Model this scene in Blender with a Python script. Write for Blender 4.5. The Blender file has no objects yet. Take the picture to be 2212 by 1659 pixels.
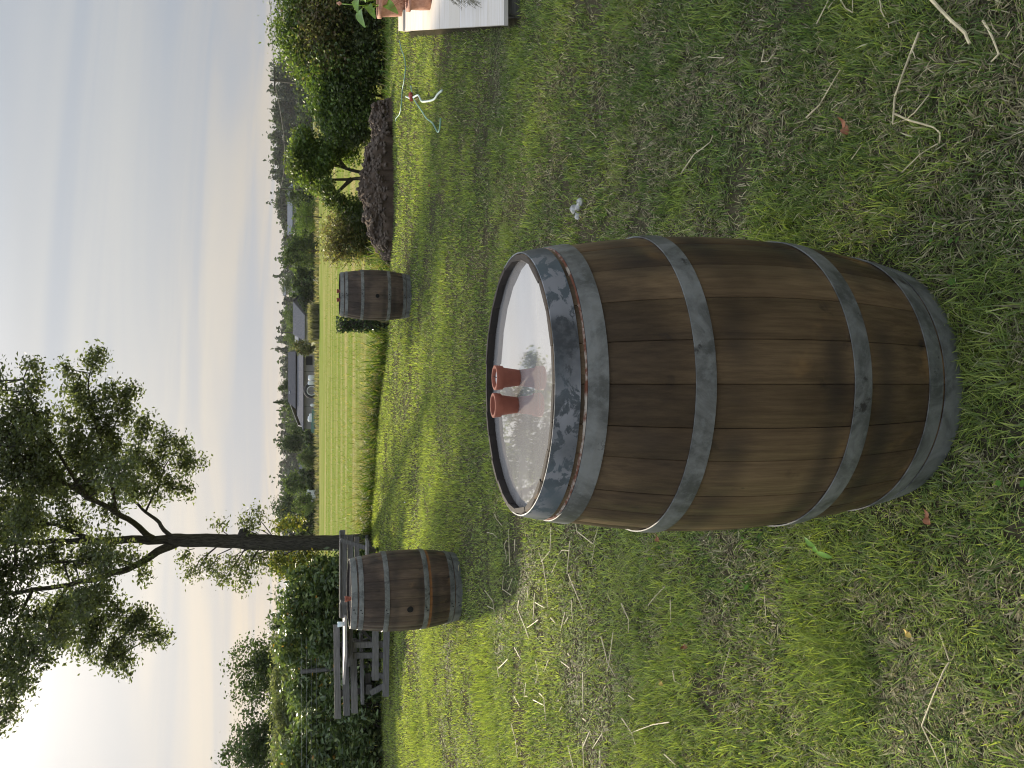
import bpy, math, random
import numpy as np
from math import radians, sin, cos, pi, tan
from mathutils import Vector, Matrix

random.seed(7)
RNG = np.random.default_rng(7)
scene = bpy.context.scene
C = scene.collection

# ------------------------------------------------------------------ camera
CAM_H, PITCH, F_PX = 1.40, radians(14.8), 1661.0      # focal length in units of a 2212 px long side
cam_d = bpy.data.cameras.new('camera')
cam_d.sensor_fit = 'HORIZONTAL'
cam_d.sensor_width = 36.0
cam_d.lens = F_PX / 2212 * 36.0
cam_d.clip_start = 0.05
cam_d.clip_end = 6000
cam = bpy.data.objects.new('camera', cam_d)
C.objects.link(cam)
FWD = Vector((0, cos(PITCH), -sin(PITCH)))
UPV = Vector((0, sin(PITCH), cos(PITCH)))
RGT = Vector((1, 0, 0))
# the phone was held on its side: the picture's left is the scene's up
cam.matrix_world = Matrix((( -UPV.x, RGT.x, -FWD.x, 0), (-UPV.y, RGT.y, -FWD.y, 0), (-UPV.z, RGT.z, -FWD.z, CAM_H), (0, 0, 0, 1)))
scene.camera = cam
scene.render.resolution_x, scene.render.resolution_y = 1024, 768

# ------------------------------------------------------------------ sky
SUN_EL, SUN_AZ = radians(25), radians(-20)            # azimuth measured from the view direction, minus = towards the tree side
SUN_DIR = Vector((sin(SUN_AZ) * cos(SUN_EL), cos(SUN_AZ) * cos(SUN_EL), sin(SUN_EL)))
world = bpy.data.worlds.new('World')
scene.world = world
world.use_nodes = True
wn, wl = world.node_tree.nodes, world.node_tree.links
wn.clear()
def W(t, **k):
    n = wn.new(t)
    for a, b in k.items(): setattr(n, a, b)
    return n
def wmath(op, a, b=None, clamp=False):
    n = W('ShaderNodeMath', operation=op, use_clamp=clamp)
    for i, v in enumerate((a, b)):
        if v is None: continue
        if isinstance(v, (int, float)): n.inputs[i].default_value = v
        else: wl.new(v, n.inputs[i])
    return n.outputs[0]
def wmix(f, a, b, blend='MIX'):
    n = W('ShaderNodeMix', data_type='RGBA', blend_type=blend)
    for i, v in ((0, f), (6, a), (7, b)):
        if isinstance(v, (int, float)): n.inputs[i].default_value = v
        elif isinstance(v, tuple): n.inputs[i].default_value = (*v, 1)
        else: wl.new(v, n.inputs[i])
    return n.outputs[2]
tc = W('ShaderNodeTexCoord')
sep = W('ShaderNodeSeparateXYZ'); wl.new(tc.outputs['Generated'], sep.inputs[0])
zc = wmath('MAXIMUM', sep.outputs[2], 0.0)
sky = W('ShaderNodeTexSky'); sky.sky_type = 'NISHITA'
sky.sun_disc = False
sky.sun_elevation = SUN_EL
sky.sun_rotation = SUN_AZ
sky.dust_density = 4.0
sky.air_density = 1.2
nish = W('ShaderNodeVectorMath', operation='SCALE'); wl.new(sky.outputs[0], nish.inputs[0]); nish.inputs[3].default_value = 0.005
# thin high cloud sheet: veil colour by elevation, streaks from a flat cloud plane
den = wmath('ADD', zc, 0.10)
px_ = wmath('DIVIDE', sep.outputs[0], den)
py_ = wmath('DIVIDE', sep.outputs[1], den)
comb = W('ShaderNodeCombineXYZ'); wl.new(wmath('MULTIPLY', px_, 0.33), comb.inputs[0]); wl.new(wmath('ADD', py_, wmath('MULTIPLY', px_, -0.14)), comb.inputs[1])
n1 = W('ShaderNodeTexNoise'); wl.new(comb.outputs[0], n1.inputs['Vector'])
n1.inputs['Scale'].default_value = 0.95; n1.inputs['Detail'].default_value = 5; n1.inputs['Roughness'].default_value = 0.48; n1.inputs['Distortion'].default_value = 0.9
r1 = W('ShaderNodeMapRange'); wl.new(n1.outputs[0], r1.inputs[0]); r1.inputs[1].default_value = 0.30; r1.inputs[2].default_value = 0.72
r1.interpolation_type = 'SMOOTHSTEP'
ramp = W('ShaderNodeValToRGB'); wl.new(zc, ramp.inputs[0])
el = ramp.color_ramp.elements
el[0].position = 0.0; el[0].color = (0.70, 0.60, 0.48, 1)
el[1].position = 0.9; el[1].color = (0.565, 0.575, 0.59, 1)
e = el.new(0.07); e.color = (0.66, 0.59, 0.50, 1)
e = el.new(0.20); e.color = (0.635, 0.615, 0.575, 1)
e = el.new(0.42); e.color = (0.575, 0.59, 0.61, 1)
veil_gap = wmix(0.8, ramp.outputs[0], (0.40, 0.452, 0.53))
veil = wmix(wmath('ADD', wmath('MULTIPLY', r1.outputs[0], 1.0), 0.04, True), veil_gap, ramp.outputs[0])
# bluish, darker away from the sun; bright aureole round it (forward scattering in the veil)
dot = W('ShaderNodeVectorMath', operation='DOT_PRODUCT'); wl.new(tc.outputs['Generated'], dot.inputs[0]); dot.inputs[1].default_value = SUN_DIR
dpos = wmath('MAXIMUM', dot.outputs['Value'], 0.0)
away = W('ShaderNodeMapRange'); wl.new(dot.outputs['Value'], away.inputs[0])
away.inputs[1].default_value = 0.62; away.inputs[2].default_value = 0.95
veil = wmix(away.outputs[0], wmix(0.95, veil, (0.69, 0.745, 0.825), 'MULTIPLY'), veil)
g1 = wmath('MULTIPLY', wmath('POWER', dpos, 9.0), 0.10)
g2 = wmath('MULTIPLY', wmath('POWER', dpos, 90.0), 0.75)
g3 = wmath('MULTIPLY', wmath('POWER', dpos, 420.0), 6.0)
glow = W('ShaderNodeVectorMath', operation='SCALE'); glow.inputs[0].default_value = (1.0, 0.95, 0.86)
wl.new(wmath('ADD', wmath('ADD', g1, g2), g3), glow.inputs[3])
elevk = wmath('MULTIPLY', zc, 3.2, True)
glow2 = W('ShaderNodeVectorMath', operation='SCALE'); wl.new(glow.outputs[0], glow2.inputs[0]); wl.new(elevk, glow2.inputs[3])
tot = W('ShaderNodeVectorMath', operation='ADD'); wl.new(veil, tot.inputs[0]); wl.new(glow2.outputs[0], tot.inputs[1])
tot2 = W('ShaderNodeVectorMath', operation='ADD'); wl.new(tot.outputs[0], tot2.inputs[0]); wl.new(nish.outputs[0], tot2.inputs[1])
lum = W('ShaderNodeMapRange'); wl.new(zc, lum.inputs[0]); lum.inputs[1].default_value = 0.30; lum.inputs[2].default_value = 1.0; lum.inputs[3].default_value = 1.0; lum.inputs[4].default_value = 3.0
tot3 = W('ShaderNodeVectorMath', operation='SCALE'); wl.new(tot2.outputs[0], tot3.inputs[0]); wl.new(lum.outputs[0], tot3.inputs[3])   # veil brightened overhead, above the view, to lift the shaded grass
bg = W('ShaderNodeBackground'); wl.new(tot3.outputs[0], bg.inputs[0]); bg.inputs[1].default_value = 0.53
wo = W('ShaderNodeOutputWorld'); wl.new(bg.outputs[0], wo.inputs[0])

# ------------------------------------------------------------------ sun, exposure
sun_d = bpy.data.lights.new('sun', 'SUN')
sun_d.energy = 4.4
sun_d.angle = radians(2.5)
sun_d.color = (1.0, 0.87, 0.68)
sun = bpy.data.objects.new('sun', sun_d)
C.objects.link(sun)
sun.rotation_euler = SUN_DIR.to_track_quat('Z', 'Y').to_euler()
vs = scene.view_settings
vs.view_transform = 'Standard'; vs.look = 'None'; vs.gamma = 1.0; vs.exposure = 1.0; vs.use_curve_mapping = False
scene.cycles.max_bounces = 8
scene.cycles.diffuse_bounces = 3
scene.cycles.glossy_bounces = 3
scene.cycles.transmission_bounces = 4
scene.cycles.use_adaptive_sampling = True
scene.cycles.use_denoising = True
scene.cycles.filter_width = 1.1

# ------------------------------------------------------------------ picture <-> place helpers
# (v, y): position in the photograph in units of 2212 x 1659; v runs from the sky side to the ground side
def ray(v, y):
    return RGT * ((829.5 - y) / F_PX) + UPV * ((1106 - v) / F_PX) + FWD
def G(v, y, z=0.0):
    d = ray(v, y); t = (z - CAM_H) / d.z
    return Vector((d.x * t, d.y * t, z))
def AT(v, y, Y):
    d = ray(v, y); t = Y / d.y
    return Vector((d.x * t, Y, CAM_H + d.z * t))

# ------------------------------------------------------------------ noise
_perm = np.random.default_rng(3).random((256, 256))
def vnoise(x, y, s):
    x = np.asarray(x, float) / s + 1000.3; y = np.asarray(y, float) / s + 1000.7
    xi = np.floor(x).astype(int); yi = np.floor(y).astype(int)
    fx = x - xi; fy = y - yi
    fx = fx * fx * (3 - 2 * fx); fy = fy * fy * (3 - 2 * fy)
    g = lambda i, j: _perm[i % 256, j % 256]
    return (g(xi, yi) * (1 - fx) + g(xi + 1, yi) * fx) * (1 - fy) + (g(xi, yi + 1) * (1 - fx) + g(xi + 1, yi + 1) * fx) * fy
def fbm(x, y, s):
    return (vnoise(x, y, s) * 4 + vnoise(x + 31, y + 17, s / 2.1) * 2 + vnoise(x + 71, y + 53, s / 4.3)) / 7
def lawn_z(x, y):
    return (fbm(x, y, 1.1) - 0.5) * 0.05

# ------------------------------------------------------------------ mesh building
class MB:
    def __init__(s): s.v = []; s.f = []; s.smooth = False
    def add(s, vs, fs):
        o = len(s.v); s.v += [tuple(p) for p in vs]; s.f += [tuple(i + o for i in f) for f in fs]
    def box(s, c, size, rot=None, taper=1.0):
        hx, hy, hz = size[0] / 2, size[1] / 2, size[2] / 2
        P = [Vector((a * hx * (taper if k > 0 else 1), b * hy * (taper if k > 0 else 1), k * hz)) for k in (-1, 1) for b in (-1, 1) for a in (-1, 1)]
        if rot is not None: P = [rot @ p for p in P]
        s.add([p + Vector(c) for p in P], [(0, 2, 3, 1), (4, 5, 7, 6), (0, 1, 5, 4), (2, 6, 7, 3), (0, 4, 6, 2), (1, 3, 7, 5)])
    def bar(s, a, b, w, h, upv=(0, 0, 1)):
        """board from a to b, w across, h along upv"""
        a, b = Vector(a), Vector(b); d = (b - a).normalized(); u = Vector(upv)
        sd = d.cross(u).normalized(); u = sd.cross(d).normalized()
        P = [p + sd * (i * w / 2) + u * (j * h / 2) for p in (a, b) for i, j in ((-1, -1), (1, -1), (1, 1), (-1, 1))]
        s.add(P, [(3, 2, 1, 0), (4, 5, 6, 7), (0, 1, 5, 4), (1, 2, 6, 5), (2, 3, 7, 6), (3, 0, 4, 7)])
    def poly(s, pts, depth):
        """flat outline pushed through by vector depth"""
        n = len(pts); d = Vector(depth)
        P = [Vector(p) for p in pts] + [Vector(p) + d for p in pts]
        s.add(P, [tuple(range(n))[::-1], tuple(range(n, 2 * n))] + [(i, (i + 1) % n, n + (i + 1) % n, n + i) for i in range(n)])
    def tube(s, pts, rad, sides=8, caps=True):
        pts = [Vector(p) for p in pts]; n = len(pts)
        if isinstance(rad, (int, float)): rad = [rad] * n
        prev = None; P = []
        for i in range(n):
            t = (pts[min(i + 1, n - 1)] - pts[max(i - 1, 0)]).normalized()
            if prev is None:
                u = t.cross(Vector((0, 0, 1)))
                if u.length < 0.1: u = t.cross(Vector((1, 0, 0)))
            else: u = prev - t * prev.dot(t)
            u.normalize(); prev = u; w = t.cross(u)
            P += [pts[i] + (u * cos(2 * pi * k / sides) + w * sin(2 * pi * k / sides)) * rad[i] for k in range(sides)]
        F = [(i * sides + k, i * sides + (k + 1) % sides, (i + 1) * sides + (k + 1) % sides, (i + 1) * sides + k) for i in range(n - 1) for k in range(sides)]
        if caps: F += [tuple(range(sides))[::-1], tuple((n - 1) * sides + k for k in range(sides))]
        s.add(P, F)
    def lathe(s, prof, n=48, c=(0, 0, 0), closed=False):
        c = Vector(c); m = len(prof)
        P = [c + Vector((r * cos(2 * pi * k / n), r * sin(2 * pi * k / n), z)) for k in range(n) for r, z in prof]
        F = [(k * m + i, ((k + 1) % n) * m + i, ((k + 1) % n) * m + (i + 1) % m, k * m + (i + 1) % m) for k in range(n) for i in range(m if closed else m - 1)]
        s.add(P, F)
    def build(s, name, mat, parent=None, smooth=False):
        me = bpy.data.meshes.new(name)
        me.from_pydata([tuple(v) for v in s.v], [], s.f)
        if smooth: me.polygons.foreach_set('use_smooth', [True] * len(me.polygons))
        if mat: me.materials.append(mat)
        return link(name, me, parent)
def link(name, data, parent=None, loc=None):
    o = bpy.data.objects.new(name, data); C.objects.link(o)
    if parent is not None: o.parent = parent
    if loc is not None: o.location = loc
    return o
def tag(o, label=None, cat=None, group=None, kind=None):
    for k, v in (('label', label), ('category', cat), ('group', group), ('kind', kind)):
        if v: o[k] = v
    return o
def empty(name, loc, label, cat, group=None, rz=0):
    o = link(name, None, None, loc); o.rotation_euler = (0, 0, rz); o.empty_display_size = 0.1
    return tag(o, label, cat, group)
def np_mesh(name, verts, faces, cols, mat, parent=None, smooth=False):
    """verts (N,3), faces (M,k), cols (N,3) colour per vertex"""
    me = bpy.data.meshes.new(name)
    N = len(verts); M, k = faces.shape
    me.vertices.add(N); me.vertices.foreach_set('co', np.ascontiguousarray(verts, np.float32).ravel())
    me.loops.add(M * k); me.loops.foreach_set('vertex_index', np.ascontiguousarray(faces, np.int32).ravel())
    me.polygons.add(M); me.polygons.foreach_set('loop_start', np.arange(0, M * k, k, dtype=np.int32))
    if smooth: me.polygons.foreach_set('use_smooth', np.ones(M, bool))
    if cols is not None:
        a = me.attributes.new('Col', 'FLOAT_COLOR', 'POINT')
        cc = np.ones((N, 4), np.float32); cc[:, :3] = cols
        a.data.foreach_set('color', cc.ravel())
    me.update(calc_edges=True)
    if mat: me.materials.append(mat)
    return link(name, me, parent)

# ------------------------------------------------------------------ materials
class Mat:
    def __init__(s, name):
        s.m = bpy.data.materials.new(name); s.m.use_nodes = True
        s.n, s.l = s.m.node_tree.nodes, s.m.node_tree.links
        s.b = s.n['Principled BSDF']; s.out = s.n['Material Output']
        s._tc = None
    def tc(s, which='Object'):
        if s._tc is None: s._tc = s.n.new('ShaderNodeTexCoord')
        return s._tc.outputs[which]
    def put(s, sock, v):
        if isinstance(v, (int, float)): sock.default_value = v
        elif isinstance(v, tuple): sock.default_value = (*v, 1) if len(v) == 3 and sock.type == 'RGBA' else v
        else: s.l.new(v, sock)
    def noise(s, scale, detail=4, rough=0.55, vec=None, stretch=None, dist=0.0):
        n = s.n.new('ShaderNodeTexNoise'); vec = vec or s.tc()
        if stretch:
            mp = s.n.new('ShaderNodeMapping'); s.l.new(vec, mp.inputs[0]); mp.inputs['Scale'].default_value = stretch; vec = mp.outputs[0]
        s.l.new(vec, n.inputs['Vector'])
        n.inputs['Scale'].default_value = scale; n.inputs['Detail'].default_value = detail; n.inputs['Roughness'].default_value = rough; n.inputs['Distortion'].default_value = dist
        return n.outputs[0]
    def ramp(s, fac, lo, hi, a=0.0, b=1.0):
        n = s.n.new('ShaderNodeMapRange'); s.put(n.inputs[0], fac)
        for i, v in enumerate((lo, hi, a, b)): n.inputs[i + 1].default_value = v
        n.interpolation_type = 'SMOOTHSTEP'
        return n.outputs[0]
    def math(s, op, a, b=0.0):
        n = s.n.new('ShaderNodeMath'); n.operation = op; s.put(n.inputs[0], a); s.put(n.inputs[1], b); return n.outputs[0]
    def mix(s, f, a, b, blend='MIX'):
        n = s.n.new('ShaderNodeMix'); n.data_type = 'RGBA'; n.blend_type = blend
        s.put(n.inputs[0], f); s.put(n.inputs[6], a); s.put(n.inputs[7], b); return n.outputs[2]
    def bump(s, h, strength=0.3, dist=0.01):
        n = s.n.new('ShaderNodeBump'); n.inputs['Strength'].default_value = strength; n.inputs['Distance'].default_value = dist
        s.l.new(h, n.inputs['Height']); s.l.new(n.outputs[0], s.b.inputs['Normal']); return n.outputs[0]
    def set(s, col=None, rough=None, metal=None, spec=None):
        if col is not None: s.put(s.b.inputs['Base Color'], col)
        if rough is not None: s.put(s.b.inputs['Roughness'], rough)
        if metal is not None: s.put(s.b.inputs['Metallic'], metal)
        if spec is not None: s.put(s.b.inputs['Specular IOR Level'], spec)
        return s
    def rand(s):
        n = s.n.new('ShaderNodeObjectInfo'); return n.outputs['Random']
    def sepz(s):
        n = s.n.new('ShaderNodeSeparateXYZ'); s.l.new(s.tc(), n.inputs[0]); return n.outputs[2]

def leaf_mat(name, trans=0.35, rough=0.5, spec=0.4, tint=(1.0, 1.0, 1.0), tr_gain=(1.25, 1.35, 0.6)):
    m = Mat(name)
    at = m.n.new('ShaderNodeAttribute'); at.attribute_name = 'Col'
    col = at.outputs['Color'] if tint == (1.0, 1.0, 1.0) else m.mix(1.0, at.outputs['Color'], tint, 'MULTIPLY')
    m.set(col, rough, 0.0, spec)
    t = m.n.new('ShaderNodeBsdfTranslucent'); m.l.new(m.mix(1.0, col, tr_gain, 'MULTIPLY'), t.inputs[0])
    mx = m.n.new('ShaderNodeMixShader'); mx.inputs[0].default_value = trans
    m.l.new(m.b.outputs[0], mx.inputs[1]); m.l.new(t.outputs[0], mx.inputs[2]); m.l.new(mx.outputs[0], m.out.inputs[0])
    return m.m

MT = {}
MT['grass'] = leaf_mat('grass_blades', 0.36, 0.6, 0.12)
MT['leaf'] = leaf_mat('tree_leaves', 0.42, 0.5, 0.35)
MT['laurel'] = leaf_mat('laurel_leaves', 0.30, 0.36, 0.5)
MT['far_leaf'] = leaf_mat('far_leaves', 0.25, 0.7, 0.15)
m = Mat('vertex_soil'); at = m.n.new('ShaderNodeAttribute'); at.attribute_name = 'Col'
m.set(m.mix(m.noise(40, 4), at.outputs['Color'], m.mix(1.0, at.outputs['Color'], (0.55, 0.5, 0.45), 'MULTIPLY')), 0.95, 0, 0.15); m.bump(m.noise(60, 5, 0.7), 0.6, 0.02)
MT['soil'] = m.m

m = Mat('lawn_soil')
n_a = m.noise(2.2, 5); n_b = m.noise(45, 4, 0.7)
m.set(m.mix(m.ramp(n_b, 0.3, 0.7), m.mix(m.ramp(n_a, 0.35, 0.65), (0.042, 0.046, 0.022), (0.062, 0.054, 0.034)), (0.088, 0.074, 0.05)), 1.0, 0, 0.0)
m.bump(n_b, 0.8, 0.02)
MT['lawn_soil'] = m.m

m = Mat('meadow_ground')
sx = m.n.new('ShaderNodeSeparateXYZ'); m.l.new(m.tc(), sx.inputs[0])
n_a = m.noise(1.0, 5, 0.6, stretch=(0.05, 0.30, 1)); n_b = m.noise(2.5, 6, 0.7, stretch=(0.25, 1.2, 1)); n_c = m.noise(0.02, 3)
grn = m.mix(m.ramp(n_b, 0.3, 0.7), (0.130, 0.180, 0.034), (0.190, 0.225, 0.055))
tan_ = m.mix(m.ramp(n_b, 0.3, 0.7), (0.270, 0.240, 0.095), (0.34, 0.285, 0.135))
m.set(m.mix(m.ramp(n_a, 0.44, 0.66), grn, tan_), 1.0, 0, 0.0)
m.bump(n_b, 0.6, 0.3)
MT['meadow'] = m.m
m = Mat('far_land'); n_a = m.noise(0.01, 4)
m.set(m.mix(m.ramp(n_a, 0.4, 0.6), (0.11, 0.14, 0.045), (0.19, 0.17, 0.08)), 0.95, 0, 0.1); MT['far_land'] = m.m

def barrel_wood(name, tone, band=None):
    m = Mat(name)
    rnd = m.rand()
    grain = m.noise(3.0, 6, 0.65, stretch=(26, 26, 1.3))
    fine = m.noise(9.0, 6, 0.75, stretch=(16, 16, 0.9))
    blot = m.noise(7.0, 5, 0.6, dist=0.4)
    big = m.noise(3.2, 3, 0.5)
    a = m.mix(rnd, tuple(c * 0.72 for c in tone), tuple(c * 1.15 for c in tone))
    col = m.mix(m.ramp(grain, 0.3, 0.72), a, m.mix(1.0, a, (0.66, 0.64, 0.63), 'MULTIPLY'))
    col = m.mix(m.ramp(big, 0.40, 0.62, 0, 0.85), col, m.mix(1.0, col, (0.42, 0.42, 0.46), 'MULTIPLY'))
    col = m.mix(m.ramp(blot, 0.60, 0.72, 0, 0.8), col, (0.018, 0.016, 0.016))
    col = m.mix(m.ramp(m.noise(5.5, 4), 0.58, 0.75, 0, 0.55), col, (tone[0] * 1.9, tone[1] * 1.65, tone[2] * 1.2))
    col = m.mix(m.ramp(fine, 0.38, 0.66, 0, 0.6), col, m.mix(1.0, col, (0.60, 0.57, 0.55), 'MULTIPLY'))
    col = m.mix(m.ramp(m.noise(34, 3, 0.6, stretch=(1, 1, 0.35)), 0.70, 0.78, 0, 0.7), col, (0.016, 0.014, 0.013))
    z = m.sepz()
    # iron and tannin stain beside the hoops
    for zc_, w in ((0.74, 0.10), (0.59, 0.06), (0.37, 0.05), (0.24, 0.05)):
        d = m.math('ABSOLUTE', m.math('SUBTRACT', z, zc_))
        st = m.math('MULTIPLY', m.ramp(d, 0.0, w, 0.55, 0.0), m.ramp(m.noise(5, 4, stretch=(1, 1, 0.4)), 0.35, 0.62))
        col = m.mix(st, col, (0.024, 0.021, 0.021))
    if band:
        d = m.math('ABSOLUTE', m.math('SUBTRACT', z, band))
        col = m.mix(m.ramp(d, 0.010, 0.016, 0.8, 0.0), col, (0.30, 0.125, 0.045))
    m.set(col, m.ramp(grain, 0.2, 0.8, 0.42, 0.62), 0, 0.35)
    m.bump(m.math('ADD', grain, m.math('MULTIPLY', fine, 0.8)), 0.35, 0.003)
    return m.m
MT['wood_a'] = barrel_wood('barrel_oak_stained', (0.210, 0.140, 0.074))
MT['wood_b'] = barrel_wood('barrel_oak_brown', (0.185, 0.128, 0.088), band=0.291)
MT['wood_c'] = barrel_wood('barrel_oak_grey_brown', (0.165, 0.120, 0.088))
m = Mat('stave_end_grain'); m.set(m.mix(m.noise(30, 4), (0.018, 0.016, 0.016), (0.05, 0.04, 0.032)), 0.8, 0, 0.2); MT['chime'] = m.m

def steel(name, peel=0.0):
    m = Mat(name)
    a = m.noise(9, 6, 0.68, dist=0.7); b = m.noise(3.5, 4); fine = m.noise(60, 4, 0.7)
    col = m.mix(m.ramp(a, 0.35, 0.65), (0.092, 0.093, 0.085), (0.235, 0.235, 0.218))
    col = m.mix(m.ramp(fine, 0.45, 0.75, 0, 0.5), col, (0.26, 0.275, 0.265))
    col = m.mix(m.ramp(m.noise(16, 5, 0.7), 0.62, 0.70, 0, 0.85), col, (0.038, 0.032, 0.030))
    if peel:
        p = m.noise(19, 9, 0.66, dist=0.5, stretch=(1, 1, 1.5)); q = m.noise(3.2, 3)
        mk = m.math('MULTIPLY', m.ramp(p, 0.47, 0.52), m.ramp(q, 0.42, 0.56))
        base = m.mix(m.ramp(fine, 0.4, 0.7), (0.048, 0.049, 0.051), (0.095, 0.098, 0.10))
        base = m.mix(m.ramp(b, 0.4, 0.7), base, (0.10, 0.125, 0.14))
        col = m.mix(mk, base, (0.25, 0.25, 0.26))
    m.set(col, m.ramp(a, 0.3, 0.7, 0.45, 0.65), 0.15, 0.45)
    m.bump(m.math('ADD', a, m.math('MULTIPLY', fine, 0.3)), 0.25, 0.002)
    return m.m
MT['steel'] = steel('hoop_galvanised'); MT['steel_peel'] = steel('hoop_peeling_zinc', 1.0)
m = Mat('rusty_edge'); m.set(m.mix(m.ramp(m.noise(50, 5), 0.4, 0.65), (0.16, 0.055, 0.028), (0.42, 0.36, 0.29)), 0.85); MT['rust'] = m.m
m = Mat('rivet_steel'); m.set((0.03, 0.032, 0.034), 0.5, 0.5); MT['rivet'] = m.m
m = Mat('hole_shade'); m.set((0.008, 0.007, 0.006), 0.9); MT['hole'] = m.m

m = Mat('barrel_head_varnish')
sw = m.n.new('ShaderNodeTexWave'); sw.wave_type = 'RINGS'; mp = m.n.new('ShaderNodeMapping'); m.l.new(m.tc(), mp.inputs[0]); mp.inputs['Location'].default_value = (-0.05, -0.03, 0)
m.l.new(mp.outputs[0], sw.inputs[0]); sw.inputs['Scale'].default_value = 4.0; sw.inputs['Distortion'].default_value = 3.0; sw.inputs['Detail'].default_value = 3
wn_ = m.noise(14, 5, 0.6, stretch=(1, 0.3, 1))
m.set(m.mix(m.ramp(wn_, 0.3, 0.7), m.mix(sw.outputs[0], (0.43, 0.405, 0.385), (0.51, 0.48, 0.455)), (0.37, 0.345, 0.325)), 0.025, 0.0, 1.0)
m.b.inputs['IOR'].default_value = 2.6
m.b.inputs['Coat Weight'].default_value = 1.0; m.b.inputs['Coat Roughness'].default_value = 0.02; m.b.inputs['Coat IOR'].default_value = 1.6
m.bump(m.math('ADD', m.noise(9, 2), m.math('MULTIPLY', m.noise(40, 2), 0.04)), 0.012, 0.01)
MT['head'] = m.m

def plain(name, c, r=0.7, metal=0.0, var=0.25, sc=12):
    m = Mat(name); n = m.noise(sc, 4); m.set(m.mix(m.ramp(n, 0.3, 0.7), tuple(x * (1 - var) for x in c), tuple(x * (1 + var) for x in c)), r, metal, 0.4); return m.m
def clay(name, a, b):
    m = Mat(name); n = m.noise(30, 5, 0.6); m.set(m.mix(m.ramp(n, 0.3, 0.7), a, b), 0.8, 0, 0.25); m.bump(m.noise(120, 3), 0.15, 0.002); return m.m
MT['clay'] = clay('terracotta', (0.22, 0.072, 0.046), (0.27, 0.092, 0.058))
MT['clay_pale'] = clay('terracotta_bleached', (0.40, 0.20, 0.14), (0.52, 0.30, 0.22))
m = Mat('candle_wax'); m.set((0.80, 0.80, 0.74), 0.35); m.b.inputs['Subsurface Weight'].default_value = 0.3; m.b.inputs['Subsurface Radius'].default_value = (0.01, 0.008, 0.006); MT['wax'] = m.m
MT['wick'] = plain('candle_wick', (0.03, 0.03, 0.03))
MT['straw'] = plain('dry_straw', (0.52, 0.44, 0.27), 0.6, 0, 0.3, 25)
MT['hose_green'] = plain('hose_pale_green', (0.18, 0.32, 0.24), 0.4, 0, 0.25, 6)
MT['hose_white'] = plain('hose_white', (0.48, 0.56, 0.50), 0.4, 0, 0.1, 8)
MT['red_plastic'] = plain('red_plastic', (0.35, 0.06, 0.04), 0.5)
MT['stone'] = plain('pale_grey_stone', (0.40, 0.39, 0.37), 0.85, 0, 0.25, 30)
MT['white_plastic'] = plain('white_plastic', (0.72, 0.74, 0.75), 0.5, 0, 0.06, 3)
MT['cup'] = plain('frosted_cup', (0.70, 0.80, 0.82), 0.25, 0, 0.05)
m = Mat('deck_boards'); gr = m.noise(4, 5, 0.6, stretch=(0.5, 12, 4)); rn = m.rand()
m.set(m.mix(m.ramp(gr, 0.35, 0.7), m.mix(rn, (0.60, 0.54, 0.46), (0.66, 0.62, 0.59)), (0.52, 0.46, 0.37)), 0.65); m.bump(gr, 0.1, 0.003); MT['deck'] = m.m
def old_wood(name, a, b):
    m = Mat(name); gr = m.noise(5, 6, 0.65, stretch=(1.2, 14, 14)); rn = m.rand()
    c = m.mix(m.ramp(gr, 0.3, 0.72), a, b); m.set(m.mix(rn, c, m.mix(1.0, c, (0.75, 0.76, 0.8), 'MULTIPLY')), 0.8, 0, 0.3); m.bump(gr, 0.35, 0.004); return m.m
MT['grey_wood'] = old_wood('weathered_grey_wood', (0.13, 0.124, 0.115), (0.25, 0.235, 0.218))
MT['pale_top'] = old_wood('sunlit_table_top', (0.46, 0.41, 0.37), (0.60, 0.55, 0.51))  # paler copy of the grey wood; the sun is in the colour
MT['soil_dark'] = plain('potting_compost', (0.05, 0.035, 0.025), .95, 0, .4, 40)
MT['dark_wood'] = old_wood('dark_old_wood', (0.075, 0.070, 0.062), (0.15, 0.138, 0.12))
m = Mat('bark'); b1 = m.noise(7, 7, 0.7, stretch=(6, 6, 1.1)); b2 = m.noise(2, 4)
m.set(m.mix(m.ramp(b1, 0.35, 0.68), (0.045, 0.040, 0.036), m.mix(b2, (0.105, 0.095, 0.082), (0.13, 0.125, 0.10))), 0.95, 0, 0.15); m.bump(b1, 0.9, 0.03); MT['bark'] = m.m
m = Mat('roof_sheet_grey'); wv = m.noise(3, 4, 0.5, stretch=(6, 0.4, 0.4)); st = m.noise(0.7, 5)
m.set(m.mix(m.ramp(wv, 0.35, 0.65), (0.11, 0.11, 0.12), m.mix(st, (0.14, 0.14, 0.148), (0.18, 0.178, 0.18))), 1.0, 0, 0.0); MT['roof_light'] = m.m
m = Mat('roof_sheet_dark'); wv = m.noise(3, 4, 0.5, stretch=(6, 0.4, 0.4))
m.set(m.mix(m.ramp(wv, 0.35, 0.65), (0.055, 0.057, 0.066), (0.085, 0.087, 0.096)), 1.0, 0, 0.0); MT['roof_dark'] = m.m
MT['barn_wall'] = plain('barn_panel_grey', (0.27, 0.26, 0.25), 0.85, 0, 0.10, 0.8)
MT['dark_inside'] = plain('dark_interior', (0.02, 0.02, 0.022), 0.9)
MT['white_wall'] = plain('white_render', (0.70, 0.70, 0.68), 0.85, 0, 0.06, 1)
MT['blue_roof'] = plain('blue_grey_roof', (0.085, 0.105, 0.135), 0.95, 0, 0.1, 1)
MT['red_roof'] = plain('red_tile_roof', (0.32, 0.16, 0.12), 0.8, 0, 0.2, 2)
MT['tarp_green'] = plain('sea_green_paint', (0.10, 0.21, 0.18), 0.5, 0, 0.1, 2)
MT['rubber'] = plain('black_rubber', (0.03, 0.03, 0.032), 0.8)
MT['glass'] = plain('window_dark_glass', (0.03, 0.035, 0.04), 0.08)
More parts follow.
